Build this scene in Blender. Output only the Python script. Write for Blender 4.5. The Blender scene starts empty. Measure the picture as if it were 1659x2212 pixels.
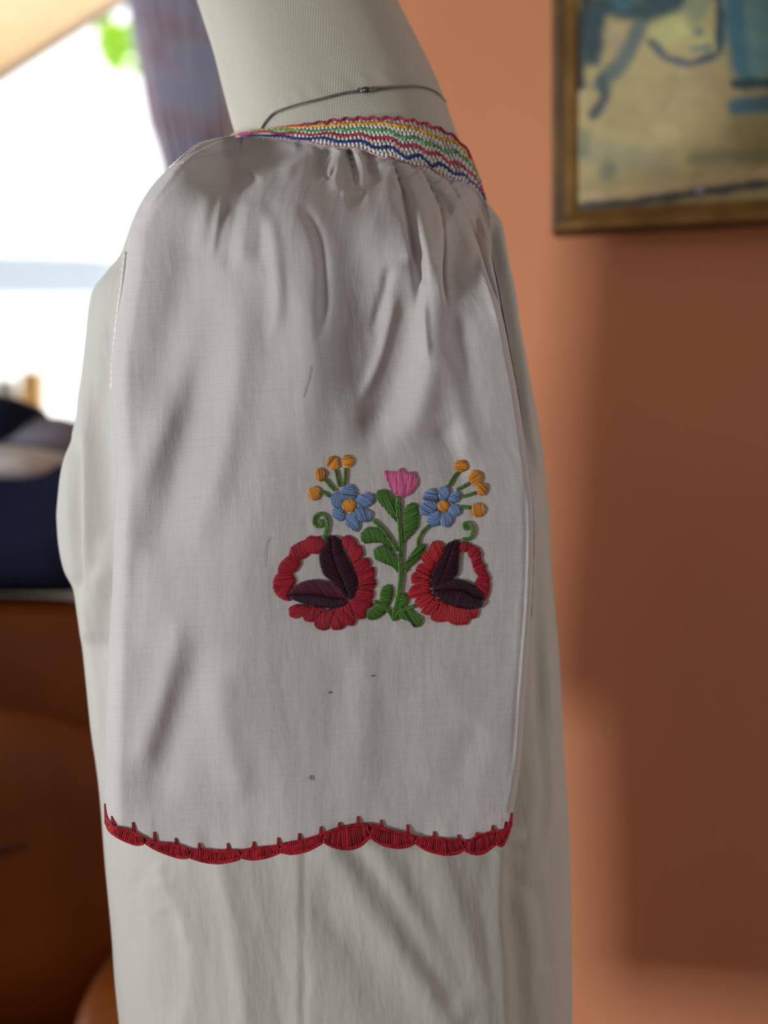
import bpy, bmesh, math, random
import numpy as np
from mathutils import Vector
random.seed(7); rng = np.random.default_rng(7)

# ------------------------------------------------------------------ camera, light, exposure
S = 0.000275            # metres per photo pixel at depth Y = 0, one metre from the lens
CZ = 1.12               # lens height
scene = bpy.context.scene
COL = scene.collection
scene.view_settings.view_transform = 'Standard'
scene.view_settings.look = 'None'
scene.view_settings.gamma = 1.0
scene.view_settings.use_curve_mapping = False
scene.view_settings.exposure = 0.20

cam_d = bpy.data.cameras.new('camera')
cam = bpy.data.objects.new('camera', cam_d); COL.objects.link(cam)
cam.location = (0, -1, CZ); cam.rotation_euler = (math.pi/2, 0, 0)
cam_d.sensor_fit = 'VERTICAL'; cam_d.sensor_height = 24.0
cam_d.lens = 24.0/(2212*S)
cam_d.clip_start = 0.05
cam_d.dof.use_dof = True
cam_d.dof.focus_distance = 1.045
cam_d.dof.aperture_fstop = 2.4
scene.camera = cam

world = bpy.data.worlds.new('sky'); scene.world = world; world.use_nodes = True
bg = world.node_tree.nodes['Background']
bg.inputs[0].default_value = (0.95, 0.98, 1.0, 1); bg.inputs[1].default_value = 2.6

def area(name, loc, target, sx, sy, power, color):
    d = bpy.data.lights.new(name, 'AREA'); d.shape = 'RECTANGLE'; d.size = sx; d.size_y = sy
    d.energy = power; d.color = color
    o = bpy.data.objects.new(name, d); COL.objects.link(o); o.location = loc
    o.rotation_euler = (Vector(target)-Vector(loc)).to_track_quat('-Z', 'Y').to_euler()
    return o
KEY = (-2.42, -1.52, .84)
area('window_daylight', KEY, (0, .15, 1.10), 0.40, 0.46, 48, (0.96, 0.99, 1.0))
area('left_fill', (-2.50, 1.15, 1.50), (0, .15, 1.1), 0.9, 1.0, 22, (0.93, 0.98, 1.0))  # added fill that brightens the left-facing cloth, no window known there
area('ceiling_fill', (-0.9, -1.2, 2.50), (-.3, 0.1, 1.1), 0.9, 0.9, 2.6, (1.0, 0.97, 0.93))  # added soft overhead fill below a closed ceiling
area('back_window_daylight', (-1.0, 2.93, 1.85), (-.1, .3, 1.2), 1.3, 1.0, 30, (0.95, 0.98, 1.0))
area('right_fill', (1.88, -.10, 1.25), (.1, .12, 1.1), 0.26, 1.0, 7, (0.95, 0.99, 1.0))  # added fill for the body's right side, in front of solid wall
scene.cycles.max_bounces = 8
scene.cycles.diffuse_bounces = 4
scene.cycles.transparent_max_bounces = 12
scene.cycles.caustics_reflective = False
scene.cycles.caustics_refractive = False
scene.cycles.sample_clamp_indirect = 4

# ------------------------------------------------------------------ helpers
def P(px, py, Y):
    """point at depth Y seen at photo pixel px, py"""
    px, py, Y = np.broadcast_arrays(np.asarray(px, float), np.asarray(py, float), np.asarray(Y, float))
    f = S*(1+Y)
    return np.stack([(px-829.5)*f, Y+0*f, CZ-(py-1106)*f], -1)
def proj(v):
    f = S*(1+v[..., 1])
    return 829.5+v[..., 0]/f, 1106-(v[..., 2]-CZ)/f
def lin(r, g, b, k=1.0):
    def c(x):
        x = x/255
        return (x/12.92 if x < .04045 else ((x+.055)/1.055)**2.4)*k
    return (c(r), c(g), c(b), 1)
def smooth(x):
    x = np.clip(x, 0, 1); return x*x*(3-2*x)

def link(name, me, mat=None, parent=None, smooth_shade=True):
    o = bpy.data.objects.new(name, me); COL.objects.link(o)
    if mat is not None:
        for m in (mat if isinstance(mat, (list, tuple)) else [mat]): me.materials.append(m)
    if parent is not None: o.parent = parent; o.matrix_parent_inverse = parent_inv(parent)
    if smooth_shade and len(me.polygons):
        me.polygons.foreach_set('use_smooth', [True]*len(me.polygons))
    me.update()
    return o
def parent_inv(p):      # every parent's world position equals its own location
    from mathutils import Matrix
    return Matrix.Translation(p.location).inverted()
def tag(o, label=None, cat=None, group=None, kind=None):
    if label: o['label'] = label
    if cat: o['category'] = cat
    if group: o['group'] = group
    if kind: o['kind'] = kind
    return o
def empty(name, loc, parent=None):
    o = bpy.data.objects.new(name, None); COL.objects.link(o); o.location = loc
    o.empty_display_size = .05
    if parent is not None:
        o.parent = parent; o.matrix_parent_inverse = parent_inv(parent)
    return o

class MB:
    def __init__(s): s.v = []; s.f = []; s.t = []; s.n = 0
    def add(s, v, f, tint=0.5):
        v = np.asarray(v, float).reshape(-1, 3)
        s.v.append(v); s.t.append(np.full(len(v), tint))
        s.f += [tuple(int(i)+s.n for i in q) for q in f]; s.n += len(v)
    def tube(s, pts, r, n=6, tint=0.5, cap=True):
        pts = np.asarray(pts, float); m = len(pts)
        r = np.broadcast_to(np.asarray(r, float), (m,))
        d = np.gradient(pts, axis=0); d /= np.linalg.norm(d, axis=1)[:, None]+1e-12
        ref = np.array([0, -1, 0.]) if abs(d[:, 1]).mean() < .8 else np.array([0, 0, 1.])
        a = np.cross(d, ref); a /= np.linalg.norm(a, axis=1)[:, None]+1e-12
        b = np.cross(a, d)
        th = np.arange(n)*2*math.pi/n
        v = pts[:, None]+r[:, None, None]*(np.cos(th)[None, :, None]*a[:, None]+np.sin(th)[None, :, None]*b[:, None])
        f = [(i*n+j, i*n+(j+1) % n, (i+1)*n+(j+1) % n, (i+1)*n+j) for i in range(m-1) for j in range(n)]
        if cap: f += [tuple(range(n))[::-1], tuple((m-1)*n+j for j in range(n))]
        s.add(v, f, tint)
    def box(s, lo, hi, tint=.5):
        x0, y0, z0 = lo; x1, y1, z1 = hi
        v = [(x0,y0,z0),(x1,y0,z0),(x1,y1,z0),(x0,y1,z0),(x0,y0,z1),(x1,y0,z1),(x1,y1,z1),(x0,y1,z1)]
        s.add(v, [(0,3,2,1),(4,5,6,7),(0,1,5,4),(1,2,6,5),(2,3,7,6),(3,0,4,7)], tint)
    def ellipsoid(s, c, r, e1=1., e2=1., nu=24, nv=14, tint=.5, wob=0):
        u = np.linspace(0, 2*math.pi, nu, endpoint=False); w = np.linspace(-math.pi/2+.02, math.pi/2-.02, nv)
        U, W = np.meshgrid(u, w)
        sg = lambda x, e: np.sign(x)*np.abs(x)**e
        x = r[0]*sg(np.cos(W), e1)*sg(np.cos(U), e2); y = r[1]*sg(np.cos(W), e1)*sg(np.sin(U), e2); z = r[2]*sg(np.sin(W), e1)
        v = np.stack([x, y, z], -1)
        if wob:
            k = 1+wob*(np.sin(3*U+2*W*2)+.6*np.sin(5*U-3*W+1)); v = v*k[..., None]
        v += np.array(c)
        f = [(i*nu+j, i*nu+(j+1) % nu, (i+1)*nu+(j+1) % nu, (i+1)*nu+j) for i in range(nv-1) for j in range(nu)]
        f += [tuple(range(nu))[::-1], tuple((nv-1)*nu+j for j in range(nu))]
        s.add(v, f, tint)
    def mesh(s, name):
        me = bpy.data.meshes.new(name)
        v = np.concatenate(s.v)
        me.from_pydata(v.tolist(), [], s.f)
        a = me.attributes.new('tint', 'FLOAT', 'POINT'); a.data.foreach_set('value', np.concatenate(s.t))
        return me
    def build(s, name, mat, parent=None, sm=True):
        return link(name, s.mesh(name), mat, parent, sm)

def grid_mesh(name, V, uv=None, close=False):
    """V: rows x cols x 3"""
    r, c = V.shape[:2]
    me = bpy.data.meshes.new(name)
    idx = np.arange(r*c).reshape(r, c)
    nxt = np.roll(idx, -1, 1) if close else idx[:, 1:]
    cur = idx if close else idx[:, :-1]
    q = np.stack([cur[:-1], cur[1:], nxt[1:], nxt[:-1]], -1).reshape(-1, 4)
    nf = len(q)
    me.vertices.add(r*c); me.vertices.foreach_set('co', V.reshape(-1).astype(np.float32))
    me.loops.add(nf*4); me.loops.foreach_set('vertex_index', q.reshape(-1).astype(np.int32))
    me.polygons.add(nf); me.polygons.foreach_set('loop_start', np.arange(0, nf*4, 4, dtype=np.int32))
    me.polygons.foreach_set('loop_total', np.full(nf, 4, np.int32))
    me.update(calc_edges=True)
    if uv is not None:
        l = me.uv_layers.new(name='UVMap')
        l.data.foreach_set('uv', uv.reshape(-1, 2)[q.reshape(-1)].reshape(-1).astype(np.float32))
    me.validate()
    return me

def crom(pts, k=8):
    p = np.asarray(pts, float); p = np.vstack([2*p[0]-p[1], p, 2*p[-1]-p[-2]]); out = []
    for i in range(1, len(p)-2):
        t = np.linspace(0, 1, k, endpoint=False)[:, None]; a, b, c, d = p[i-1], p[i], p[i+1], p[i+2]
        out.append(.5*((2*b)+(-a+c)*t+(2*a-5*b+4*c-d)*t**2+(-a+3*b-3*c+d)*t**3))
    out.append(p[-2][None]); return np.vstack(out)
def resample(pts, n):
    p = np.asarray(pts, float); d = np.r_[0, np.cumsum(np.linalg.norm(np.diff(p, axis=0), axis=1))]
    t = np.linspace(0, d[-1], n); return np.stack([np.interp(t, d, p[:, k]) for k in range(p.shape[1])], -1)
def length(p): return np.linalg.norm(np.diff(np.asarray(p, float), axis=0), axis=1).sum()
def poly_dist(X, Y, pts):
    """distance, signed distance (+ = right of a line heading down), arc position 0..1"""
    p = np.asarray(pts, float); best = np.full(X.shape, 1e9); sg = np.zeros(X.shape); ar = np.zeros(X.shape)
    L = np.r_[0, np.cumsum(np.linalg.norm(np.diff(p, axis=0), axis=1))]
    for i in range(len(p)-1):
        a, b = p[i], p[i+1]; d = b-a; l2 = (d**2).sum()+1e-9
        vx = X-a[0]; vy = Y-a[1]
        t = np.clip((vx*d[0]+vy*d[1])/l2, 0, 1)
        dd = np.hypot(vx-t*d[0], vy-t*d[1]); m = dd < best
        best = np.where(m, dd, best); sg = np.where(m, -(d[0]*vy-d[1]*vx), sg); ar = np.where(m, (L[i]+t*(L[i+1]-L[i]))/L[-1], ar)
    return best, np.sign(sg)*best, ar
def folds(X, Y, lst):
    """sum of fold reliefs in metres (+ = towards the viewer)"""
    H = np.zeros(X.shape)
    for (kind, amp, w, f0, f1, pts) in lst:
        p = crom(pts, 5); pad = (w if kind == 'g' else max(w, 1)*10)*4+10
        m = (X > p[:, 0].min()-pad) & (X < p[:, 0].max()+pad) & (Y > p[:, 1].min()-pad) & (Y < p[:, 1].max()+pad)
        if not m.any(): continue
        d, sd, u = poly_dist(X[m], Y[m], p)
        fade = smooth(u/max(f0, 1e-3))*smooth((1-u)/max(f1, 1e-3))
        if kind == 'g': h = np.exp(-.5*(d/w)**2)
        elif kind == 's':   # lip: a sudden step up on the right that sinks back slowly
            h = .5*(1+np.tanh(sd/(w*.35)))*np.exp(-np.maximum(sd, 0)/(w*4))
        elif kind == 'S':   # the same, mirrored
            h = .5*(1+np.tanh(-sd/(w*.35)))*np.exp(-np.maximum(-sd, 0)/(w*4))
        H[m] += amp*h*fade*np.exp(-.5*(np.maximum(0, d-8*w)/(2*w))**2)
    return H

# ------------------------------------------------------------------ materials
def new_mat(name):
    m = bpy.data.materials.new(name); m.use_nodes = True; nt = m.node_tree
    return m, nt, nt.nodes['Principled BSDF'], nt.nodes['Material Output']
def N(nt, t, **k):
    n = nt.nodes.new(t)
    for a, b in k.items(): setattr(n, a, b)
    return n
def math_(nt, op, a, b=None):
    n = N(nt, 'ShaderNodeMath', operation=op)
    for i, x in enumerate((a, b)):
        if x is None: continue
        if isinstance(x, (int, float)): n.inputs[i].default_value = x
        else: nt.links.new(x, n.inputs[i])
    return n.outputs[0]
def ramp(nt, fac, stops):
    r = N(nt, 'ShaderNodeValToRGB'); e = r.color_ramp.elements
    while len(e) < len(stops): e.new(.5)
    for k, (p, c) in enumerate(stops): e[k].position = p; e[k].color = c
    nt.links.new(fac, r.inputs[0]); return r.outputs[0]
def noise(nt, scale, detail=2, vec=None, rough=.5):
    n = N(nt, 'ShaderNodeTexNoise'); n.inputs['Scale'].default_value = scale; n.inputs['Detail'].default_value = detail
    n.inputs['Roughness'].default_value = rough
    if vec is not None: nt.links.new(vec, n.inputs['Vector'])
    return n.outputs['Fac']
def simple(name, col, rough=.6, metal=0, var=.12, scale=20, bump=0., bscale=60, spec=.3):
    m, nt, b, o = new_mat(name)
    g = N(nt, 'ShaderNodeNewGeometry')
    f = noise(nt, scale, 3, g.outputs['Position'])
    c1 = tuple(min(1, x*(1-var)) for x in col[:3])+(1,); c2 = tuple(min(1, x*(1+var)) for x in col[:3])+(1,)
    nt.links.new(ramp(nt, f, [(.3, c1), (.7, c2)]), b.inputs['Base Color'])
    b.inputs['Roughness'].default_value = rough; b.inputs['Metallic'].default_value = metal
    b.inputs['Specular IOR Level'].default_value = spec
    if bump:
        bp = N(nt, 'ShaderNodeBump'); bp.inputs['Strength'].default_value = bump; bp.inputs['Distance'].default_value = .002
        nt.links.new(noise(nt, bscale, 4, g.outputs['Position']), bp.inputs['Height']); nt.links.new(bp.outputs[0], b.inputs['Normal'])
    return m
def weave(name, col, dark, pitch, bump=.6, dist=.0003, transl=.25, rot=0., big=.0, slub=.4, see=0., aspect=1.0, contrast=1.):
    """woven cloth; UV runs in photo pixels (0.275 mm)"""
    m, nt, b, o = new_mat(name)
    uv = N(nt, 'ShaderNodeUVMap'); mp = N(nt, 'ShaderNodeMapping'); nt.links.new(uv.outputs[0], mp.inputs[0])
    mp.inputs['Rotation'].default_value = (0, 0, rot)
    g = N(nt, 'ShaderNodeNewGeometry')
    wob = noise(nt, .006, 1, mp.outputs[0])
    sp = N(nt, 'ShaderNodeSeparateXYZ'); nt.links.new(mp.outputs[0], sp.inputs[0])
    u = math_(nt, 'ADD', sp.outputs[0], math_(nt, 'MULTIPLY', wob, 30.)); v = math_(nt, 'ADD', sp.outputs[1], math_(nt, 'MULTIPLY', wob, 24.))
    su = math_(nt, 'SINE', math_(nt, 'MULTIPLY', u, 2*math.pi/pitch)); sv = math_(nt, 'SINE', math_(nt, 'MULTIPLY', v, 2*math.pi/(pitch*aspect)))
    hu = math_(nt, 'MULTIPLY', math_(nt, 'ADD', su, 1.), .5); hv = math_(nt, 'MULTIPLY', math_(nt, 'ADD', sv, 1.), .5)
    h = math_(nt, 'MAXIMUM', hu, hv)
    # slubs: stretched noise along warp and weft
    m1 = N(nt, 'ShaderNodeMapping'); m1.inputs['Scale'].default_value = (.28, .006, 1); nt.links.new(mp.outputs[0], m1.inputs[0])
    m2 = N(nt, 'ShaderNodeMapping'); m2.inputs['Scale'].default_value = (.006, .28, 1); nt.links.new(mp.outputs[0], m2.inputs[0])
    s1 = noise(nt, 1., 2, m1.outputs[0]); s2 = noise(nt, 1., 2, m2.outputs[0])
    sl = math_(nt, 'MULTIPLY', math_(nt, 'ADD', s1, s2), .5)
    tot = math_(nt, 'ADD', math_(nt, 'MULTIPLY', h, .6*contrast), math_(nt, 'MULTIPLY', sl, slub))
    lo = .15+slub*.30; hi = .6*contrast+slub*.6
    c = ramp(nt, tot, [(lo, dark), (min(1., hi), col)])
    nt.links.new(c, b.inputs['Base Color'])
    b.inputs['Roughness'].default_value = .85; b.inputs['Specular IOR Level'].default_value = .15
    b.inputs['Sheen Weight'].default_value = .25; b.inputs['Sheen Roughness'].default_value = .4
    bp = N(nt, 'ShaderNodeBump'); bp.inputs['Strength'].default_value = bump; bp.inputs['Distance'].default_value = dist
    nt.links.new(tot, bp.inputs['Height']); last = bp
    if big:
        b2 = N(nt, 'ShaderNodeBump'); b2.inputs['Strength'].default_value = 1.; b2.inputs['Distance'].default_value = big
        m3 = N(nt, 'ShaderNodeMapping'); m3.inputs['Scale'].default_value = (.016, .006, 1); nt.links.new(mp.outputs[0], m3.inputs[0])
        nt.links.new(noise(nt, 1., 3, m3.outputs[0]), b2.inputs['Height']); nt.links.new(b2.outputs[0], bp.inputs['Normal'])
    nt.links.new(bp.outputs[0], b.inputs['Normal'])
    out = b.outputs[0]
    if transl:
        t = N(nt, 'ShaderNodeBsdfTranslucent'); nt.links.new(c, t.inputs[0]); nt.links.new(bp.outputs[0], t.inputs[1])
        mx = N(nt, 'ShaderNodeMixShader'); mx.inputs[0].default_value = transl
        nt.links.new(out, mx.inputs[1]); nt.links.new(t.outputs[0], mx.inputs[2]); out = mx.outputs[0]
    if see:
        t = N(nt, 'ShaderNodeBsdfTransparent'); mx = N(nt, 'ShaderNodeMixShader')
        holes = ramp(nt, h, [(0., (see*2.2,)*3+(1,)), (.75, (see*.5,)*3+(1,))])
        nt.links.new(holes, mx.inputs[0]); nt.links.new(out, mx.inputs[1]); nt.links.new(t.outputs[0], mx.inputs[2]); out = mx.outputs[0]
    nt.links.new(out, o.inputs[0])
    return m
def thread(name, col, rough=.55, var=.35):
    m, nt, b, o = new_mat(name)
    a = N(nt, 'ShaderNodeAttribute', attribute_name='tint')
    g = N(nt, 'ShaderNodeNewGeometry')
    f = math_(nt, 'ADD', math_(nt, 'MULTIPLY', a.outputs['Fac'], .7), math_(nt, 'MULTIPLY', noise(nt, 1800, 2, g.outputs['Position']), .3))
    nt.links.new(ramp(nt, f, [(.14, tuple(x*.35 for x in col[:3])+(1,)), (.24, tuple(x*(1-var) for x in col[:3])+(1,)), (.8, tuple(min(1, x*(1+var)) for x in col[:3])+(1,))]), b.inputs['Base Color'])
    b.inputs['Roughness'].default_value = rough; b.inputs['Specular IOR Level'].default_value = .28
    bp = N(nt, 'ShaderNodeBump'); bp.inputs['Strength'].default_value = .5; bp.inputs['Distance'].default_value = .0003
    nt.links.new(noise(nt, 2600, 2, g.outputs['Position']), bp.inputs['Height']); nt.links.new(bp.outputs[0], b.inputs['Normal'])
    return m

M = {}
M['sleeve'] = weave('white_sheer_cotton', (.755, .725, .73, 1), (.56, .535, .54, 1), 3.8, bump=.5, dist=.00028, transl=.20, rot=.06, big=.0016, slub=.75, see=.05)
M['bodice'] = weave('white_plain_cotton', (.67, .665, .62, 1), (.59, .58, .54, 1), 2.9, bump=.3, dist=.00015, transl=.15, rot=-.03, big=.0022, slub=.3, contrast=.7)
M['band'] = weave('white_band_cotton', (.80, .765, .75, 1), (.65, .61, .60, 1), 2.9, bump=.3, dist=.0001, transl=.1, slub=.2)
M['canvas'] = weave('natural_canvas', (.67, .64, .56, 1), (.42, .395, .34, 1), 5.4, bump=1., dist=.00050, transl=0, rot=.42, slub=.25, aspect=1.05)
M['white_thread'] = thread('white_thread', (.85, .84, .82, 1), var=.08)
M['red'] = thread('red_thread', (.42, .022, .045, 1))
M['crochet'] = thread('crochet_red_thread', (.34, .010, .022, 1), rough=.7, var=.5)
M['bright_red'] = thread('bright_red_thread', (.50, .030, .042, 1))
M['purple'] = thread('aubergine_thread', (.040, .008, .022, 1))
M['plum'] = thread('plum_thread', (.11, .020, .045, 1))
M['green'] = thread('green_thread', (.085, .215, .040, 1))
M['blue'] = thread('cornflower_thread', (.21, .32, .56, 1))
M['orange'] = thread('orange_thread', (.80, .33, .055, 1))
M['pink'] = thread('pink_thread', (.84, .17, .40, 1))
M['s_red'] = thread('smocking_red', (.50, .045, .095, 1))
M['s_yellow'] = thread('smocking_yellow', (.86, .42, .045, 1))
M['s_green'] = thread('smocking_green', (.13, .40, .17, 1))
M['s_blue'] = thread('smocking_blue', (.022, .055, .26, 1))
M['s_pink'] = thread('smocking_pink', (.80, .42, .45, 1))
M['silver'] = simple('silver_chain', (.30, .29, .28), rough=.22, metal=1, var=.1)
M['terracotta'] = simple('terracotta_plaster', (.71, .295, .155), rough=.8, var=.05, scale=3, bump=.15, bscale=40, spec=.15)
M['cream_wall'] = simple('cream_plaster', (.26, .225, .18), rough=.85, var=.04, scale=3, bump=.1)
M['floorwood'] = simple('floor_wood', (.16, .07, .03), rough=.45, var=.3, scale=6)
M['white_paint'] = simple('white_window_paint', (.75, .75, .73), rough=.5, var=.03)
M['dark_wood'] = simple('dark_frame_wood', (.14, .075, .028), rough=.45, var=.25, scale=25)
M['gilt'] = simple('aged_gilt', (.33, .185, .055), rough=.42, metal=.35, var=.25, scale=40, bump=.2)
M['leather'] = simple('brown_leather', (.23, .058, .004), rough=.48, var=.25, scale=7, bump=.35, bscale=120, spec=.35)
M['piping'] = simple('dark_leather_piping', (.10, .025, .008), rough=.5, var=.2)
M['navy'] = simple('navy_wool', (.018, .024, .060), rough=.95, var=.3, scale=15, bump=.5, bscale=90, spec=.1)
M['grey_wool'] = simple('pale_grey_wool', (.72, .74, .78), rough=.95, var=.12, scale=20, bump=.5, bscale=90, spec=.1)
M['slate'] = simple('slate_wool', (.26, .26, .35), rough=.95, var=.15, scale=20, bump=.5, bscale=90, spec=.1)
M['tan'] = simple('tan_card', (.62, .36, .13), rough=.8, var=.1)
M['grey_ceramic'] = simple('grey_ceramic', (.22, .22, .22), rough=.5, var=.1)
M['black_metal'] = simple('black_metal', (.03, .03, .03), rough=.4, metal=.6, var=.1)
M['asphalt'] = simple('pale_paving', (.82, .81, .78), rough=.9, var=.05, scale=1)
M['render_white'] = simple('white_render', (.86, .86, .82), rough=.9, var=.03, scale=1)
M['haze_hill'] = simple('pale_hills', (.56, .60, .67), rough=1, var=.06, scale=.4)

def translucent(name, col, fac=.6, var=.1, scale=30):
    m, nt, b, o = new_mat(name)
    g = N(nt, 'ShaderNodeNewGeometry'); f = noise(nt, scale, 2, g.outputs['Position'])
    c = ramp(nt, f, [(.3, tuple(x*(1-var) for x in col[:3])+(1,)), (.7, tuple(min(1, x*(1+var)) for x in col[:3])+(1,))])
    nt.links.new(c, b.inputs['Base Color']); b.inputs['Roughness'].default_value = .8
    t = N(nt, 'ShaderNodeBsdfTranslucent'); nt.links.new(c, t.inputs[0])
    mx = N(nt, 'ShaderNodeMixShader'); mx.inputs[0].default_value = fac
    nt.links.new(b.outputs[0], mx.inputs[1]); nt.links.new(t.outputs[0], mx.inputs[2]); nt.links.new(mx.outputs[0], o.inputs[0])
    return m
M['awning'] = translucent('cream_awning_cloth', (.80, .62, .42), .6)
M['awning_hem'] = translucent('grey_awning_hem', (.36, .31, .27), .4)
M['leaf'] = translucent('fresh_leaf', (.50, .80, .05), .55, .25, 60)
m, nt, b, o = new_mat('window_glass')
tr = N(nt, 'ShaderNodeBsdfTransparent'); gl = N(nt, 'ShaderNodeBsdfGlossy'); gl.inputs['Roughness'].default_value = .02
mx = N(nt, 'ShaderNodeMixShader'); mx.inputs[0].default_value = .05
nt.links.new(tr.outputs[0], mx.inputs[1]); nt.links.new(gl.outputs[0], mx.inputs[2]); nt.links.new(mx.outputs[0], o.inputs[0]); M['glass'] = m
# curtain: purple-grey with soft woven blotches
m, nt, b, o = new_mat('patterned_curtain')
g = N(nt, 'ShaderNodeNewGeometry')
n1 = noise(nt, 13, 1, g.outputs['Position']); n2 = noise(nt, 5, 1, g.outputs['Position'])
c = ramp(nt, math_(nt, 'ADD', math_(nt, 'MULTIPLY', n1, .6), math_(nt, 'MULTIPLY', n2, .4)), [(.36, (.17, .11, .14, 1)), (.46, (.24, .18, .20, 1)), (.54, (.24, .22, .28, 1)), (.64, (.18, .20, .27, 1))])
nt.links.new(c, b.inputs['Base Color']); b.inputs['Roughness'].default_value = .9
t = N(nt, 'ShaderNodeBsdfTranslucent'); nt.links.new(c, t.inputs[0]); mx = N(nt, 'ShaderNodeMixShader'); mx.inputs[0].default_value = .35
nt.links.new(b.outputs[0], mx.inputs[1]); nt.links.new(t.outputs[0], mx.inputs[2]); nt.links.new(mx.outputs[0], o.inputs[0]); M['curtain'] = m
# oil painting: vertex colours carry the picture, noise the brushwork
m, nt, b, o = new_mat('oil_painting')
a = N(nt, 'ShaderNodeAttribute', attribute_name='paint'); g = N(nt, 'ShaderNodeNewGeometry')
hs = N(nt, 'ShaderNodeHueSaturation'); nt.links.new(a.outputs['Color'], hs.inputs['Color'])
nt.links.new(math_(nt, 'ADD', math_(nt, 'MULTIPLY', noise(nt, 60, 3, g.outputs['Position']), .5), .75), hs.inputs['Value'])
nt.links.new(hs.outputs[0], b.inputs['Base Color']); b.inputs['Roughness'].default_value = .5; M['painting'] = m

# ------------------------------------------------------------------ the room
def box_obj(name, lo, hi, mat, parent=None, rotz=None, kind='structure'):
    mb = MB(); mb.box(lo, hi); o = mb.build(name, mat, parent, sm=False)
    if kind: o['kind'] = kind
    return o
H = 2.60
box_obj('floor', (-2.7, -2.5, -.1), (2.1, 3.2, 0), M['floorwood'])
box_obj('ceiling', (-2.7, -2.5, H), (2.1, 3.2, H+.1), M['cream_wall'])
def slab(name, a, b, mat, th=.1, z0=0, z1=H, parent=None):
    """wall between plan points a and b, thickness on the left-hand side of a->b"""
    a = np.array(a, float); b = np.array(b, float); d = (b-a)/np.linalg.norm(b-a); n = np.array([-d[1], d[0]])*th
    v = [(*a, z0), (*b, z0), (*(b+n), z0), (*(a+n), z0), (*a, z1), (*b, z1), (*(b+n), z1), (*(a+n), z1)]
    mb = MB(); mb.add(v, [(0,3,2,1),(4,5,6,7),(0,1,5,4),(1,2,6,5),(2,3,7,6),(3,0,4,7)])
    o = mb.build(name, mat, parent, sm=False); o['kind'] = 'structure'; return o
WA = np.array([-.13, .712]); WB = np.array([1.95, .712-.31*2.08])   # the terracotta wall in plan
slab('wall_rear', WA, WB, M['terracotta'])
slab('wall_inner', (-.13, 3.0), (-.13, .82), M['cream_wall'], th=.1)
slab('wall_right', (1.95, .07), (1.95, -2.4), M['cream_wall'])
slab('wall_front', (1.95, -2.4), (-2.6, -2.4), M['cream_wall'])
def wall_with_hole(name, a, b, s0, s1, z0, z1, mat):
    a = np.array(a, float); b = np.array(b, float); L = np.linalg.norm(b-a); d = (b-a)/L; n = np.array([-d[1], d[0]])*.1
    mb = MB()
    for (p, q, u, w) in ((0, s0, 0, H), (s1, L, 0, H), (s0, s1, 0, z0), (s0, s1, z1, H)):
        A = a+d*p; B = a+d*q
        v = [(*A, u), (*B, u), (*(B+n), u), (*(A+n), u), (*A, w), (*B, w), (*(B+n), w), (*(A+n), w)]
        mb.add(v, [(0,3,2,1),(4,5,6,7),(0,1,5,4),(1,2,6,5),(2,3,7,6),(3,0,4,7)])
    o = mb.build(name, mat, None, sm=False); o['kind'] = 'structure'
WX0, WX1, WZ0, WZ1 = -2.0, -.43, CZ+.175, 2.45
wall_with_hole('wall_back', (-2.6, 3.0), (-.13, 3.0), WX0+2.6, WX1+2.6, WZ0, WZ1, M['cream_wall'])
wall_with_hole('wall_left', (-2.6, -2.4), (-2.6, -.5), .62, 1.14, .58, 1.10, M['cream_wall'])
wall_with_hole('wall_left_far', (-2.6, -.5), (-2.6, 3.0), 1.15, 2.15, .95, 2.05, M['cream_wall'])  # opening added for the left fill light
# the two windows; the second mesh also frames the added left fill
wf = MB()
for (lo, hi) in (((WX0, 3.03, WZ0), (WX1, 3.08, WZ0+.05)), ((WX0, 3.03, WZ1-.05), (WX1, 3.08, WZ1)), ((WX0, 3.03, WZ0), (WX0+.05, 3.08, WZ1)),
                 ((WX1-.05, 3.03, WZ0), (WX1, 3.08, WZ1)), ((-1.27, 3.03, WZ0), (-1.22, 3.08, WZ1))): wf.box(lo, hi)
w1 = wf.build('window_1', M['white_paint'], None, sm=False); w1['kind'] = 'structure'
for (x0, x1) in ((WX0+.05, -1.27), (-1.22, WX1-.05)):
    mb = MB(); mb.box((x0, 3.052, WZ0+.05), (x1, 3.056, WZ1-.05)); mb.build('pane', M['glass'], w1, sm=False)
mb = MB(); mb.box((WX0-.04, 2.86, WZ0-.035), (WX1+.04, 3.03, WZ0)); mb.build('sill', M['white_paint'], w1, sm=False)
wf = MB()
for (lo, hi) in (((-2.66, -1.78, .58), (-2.62, -1.74, 1.10)), ((-2.66, -1.30, .58), (-2.62, -1.26, 1.10)), ((-2.66, -1.78, .58), (-2.62, -1.26, .62)), ((-2.66, -1.78, 1.06), (-2.62, -1.26, 1.10)),
  ((-2.66, .65, .95), (-2.62, .69, 2.05)), ((-2.66, 1.61, .95), (-2.62, 1.65, 2.05)), ((-2.66, .65, .95), (-2.62, 1.65, .99)), ((-2.66, .65, 2.01), (-2.62, 1.65, 2.05))): wf.box(lo, hi)
w2 = wf.build('window_2', M['white_paint'], None, sm=False); w2['kind'] = 'structure'

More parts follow.
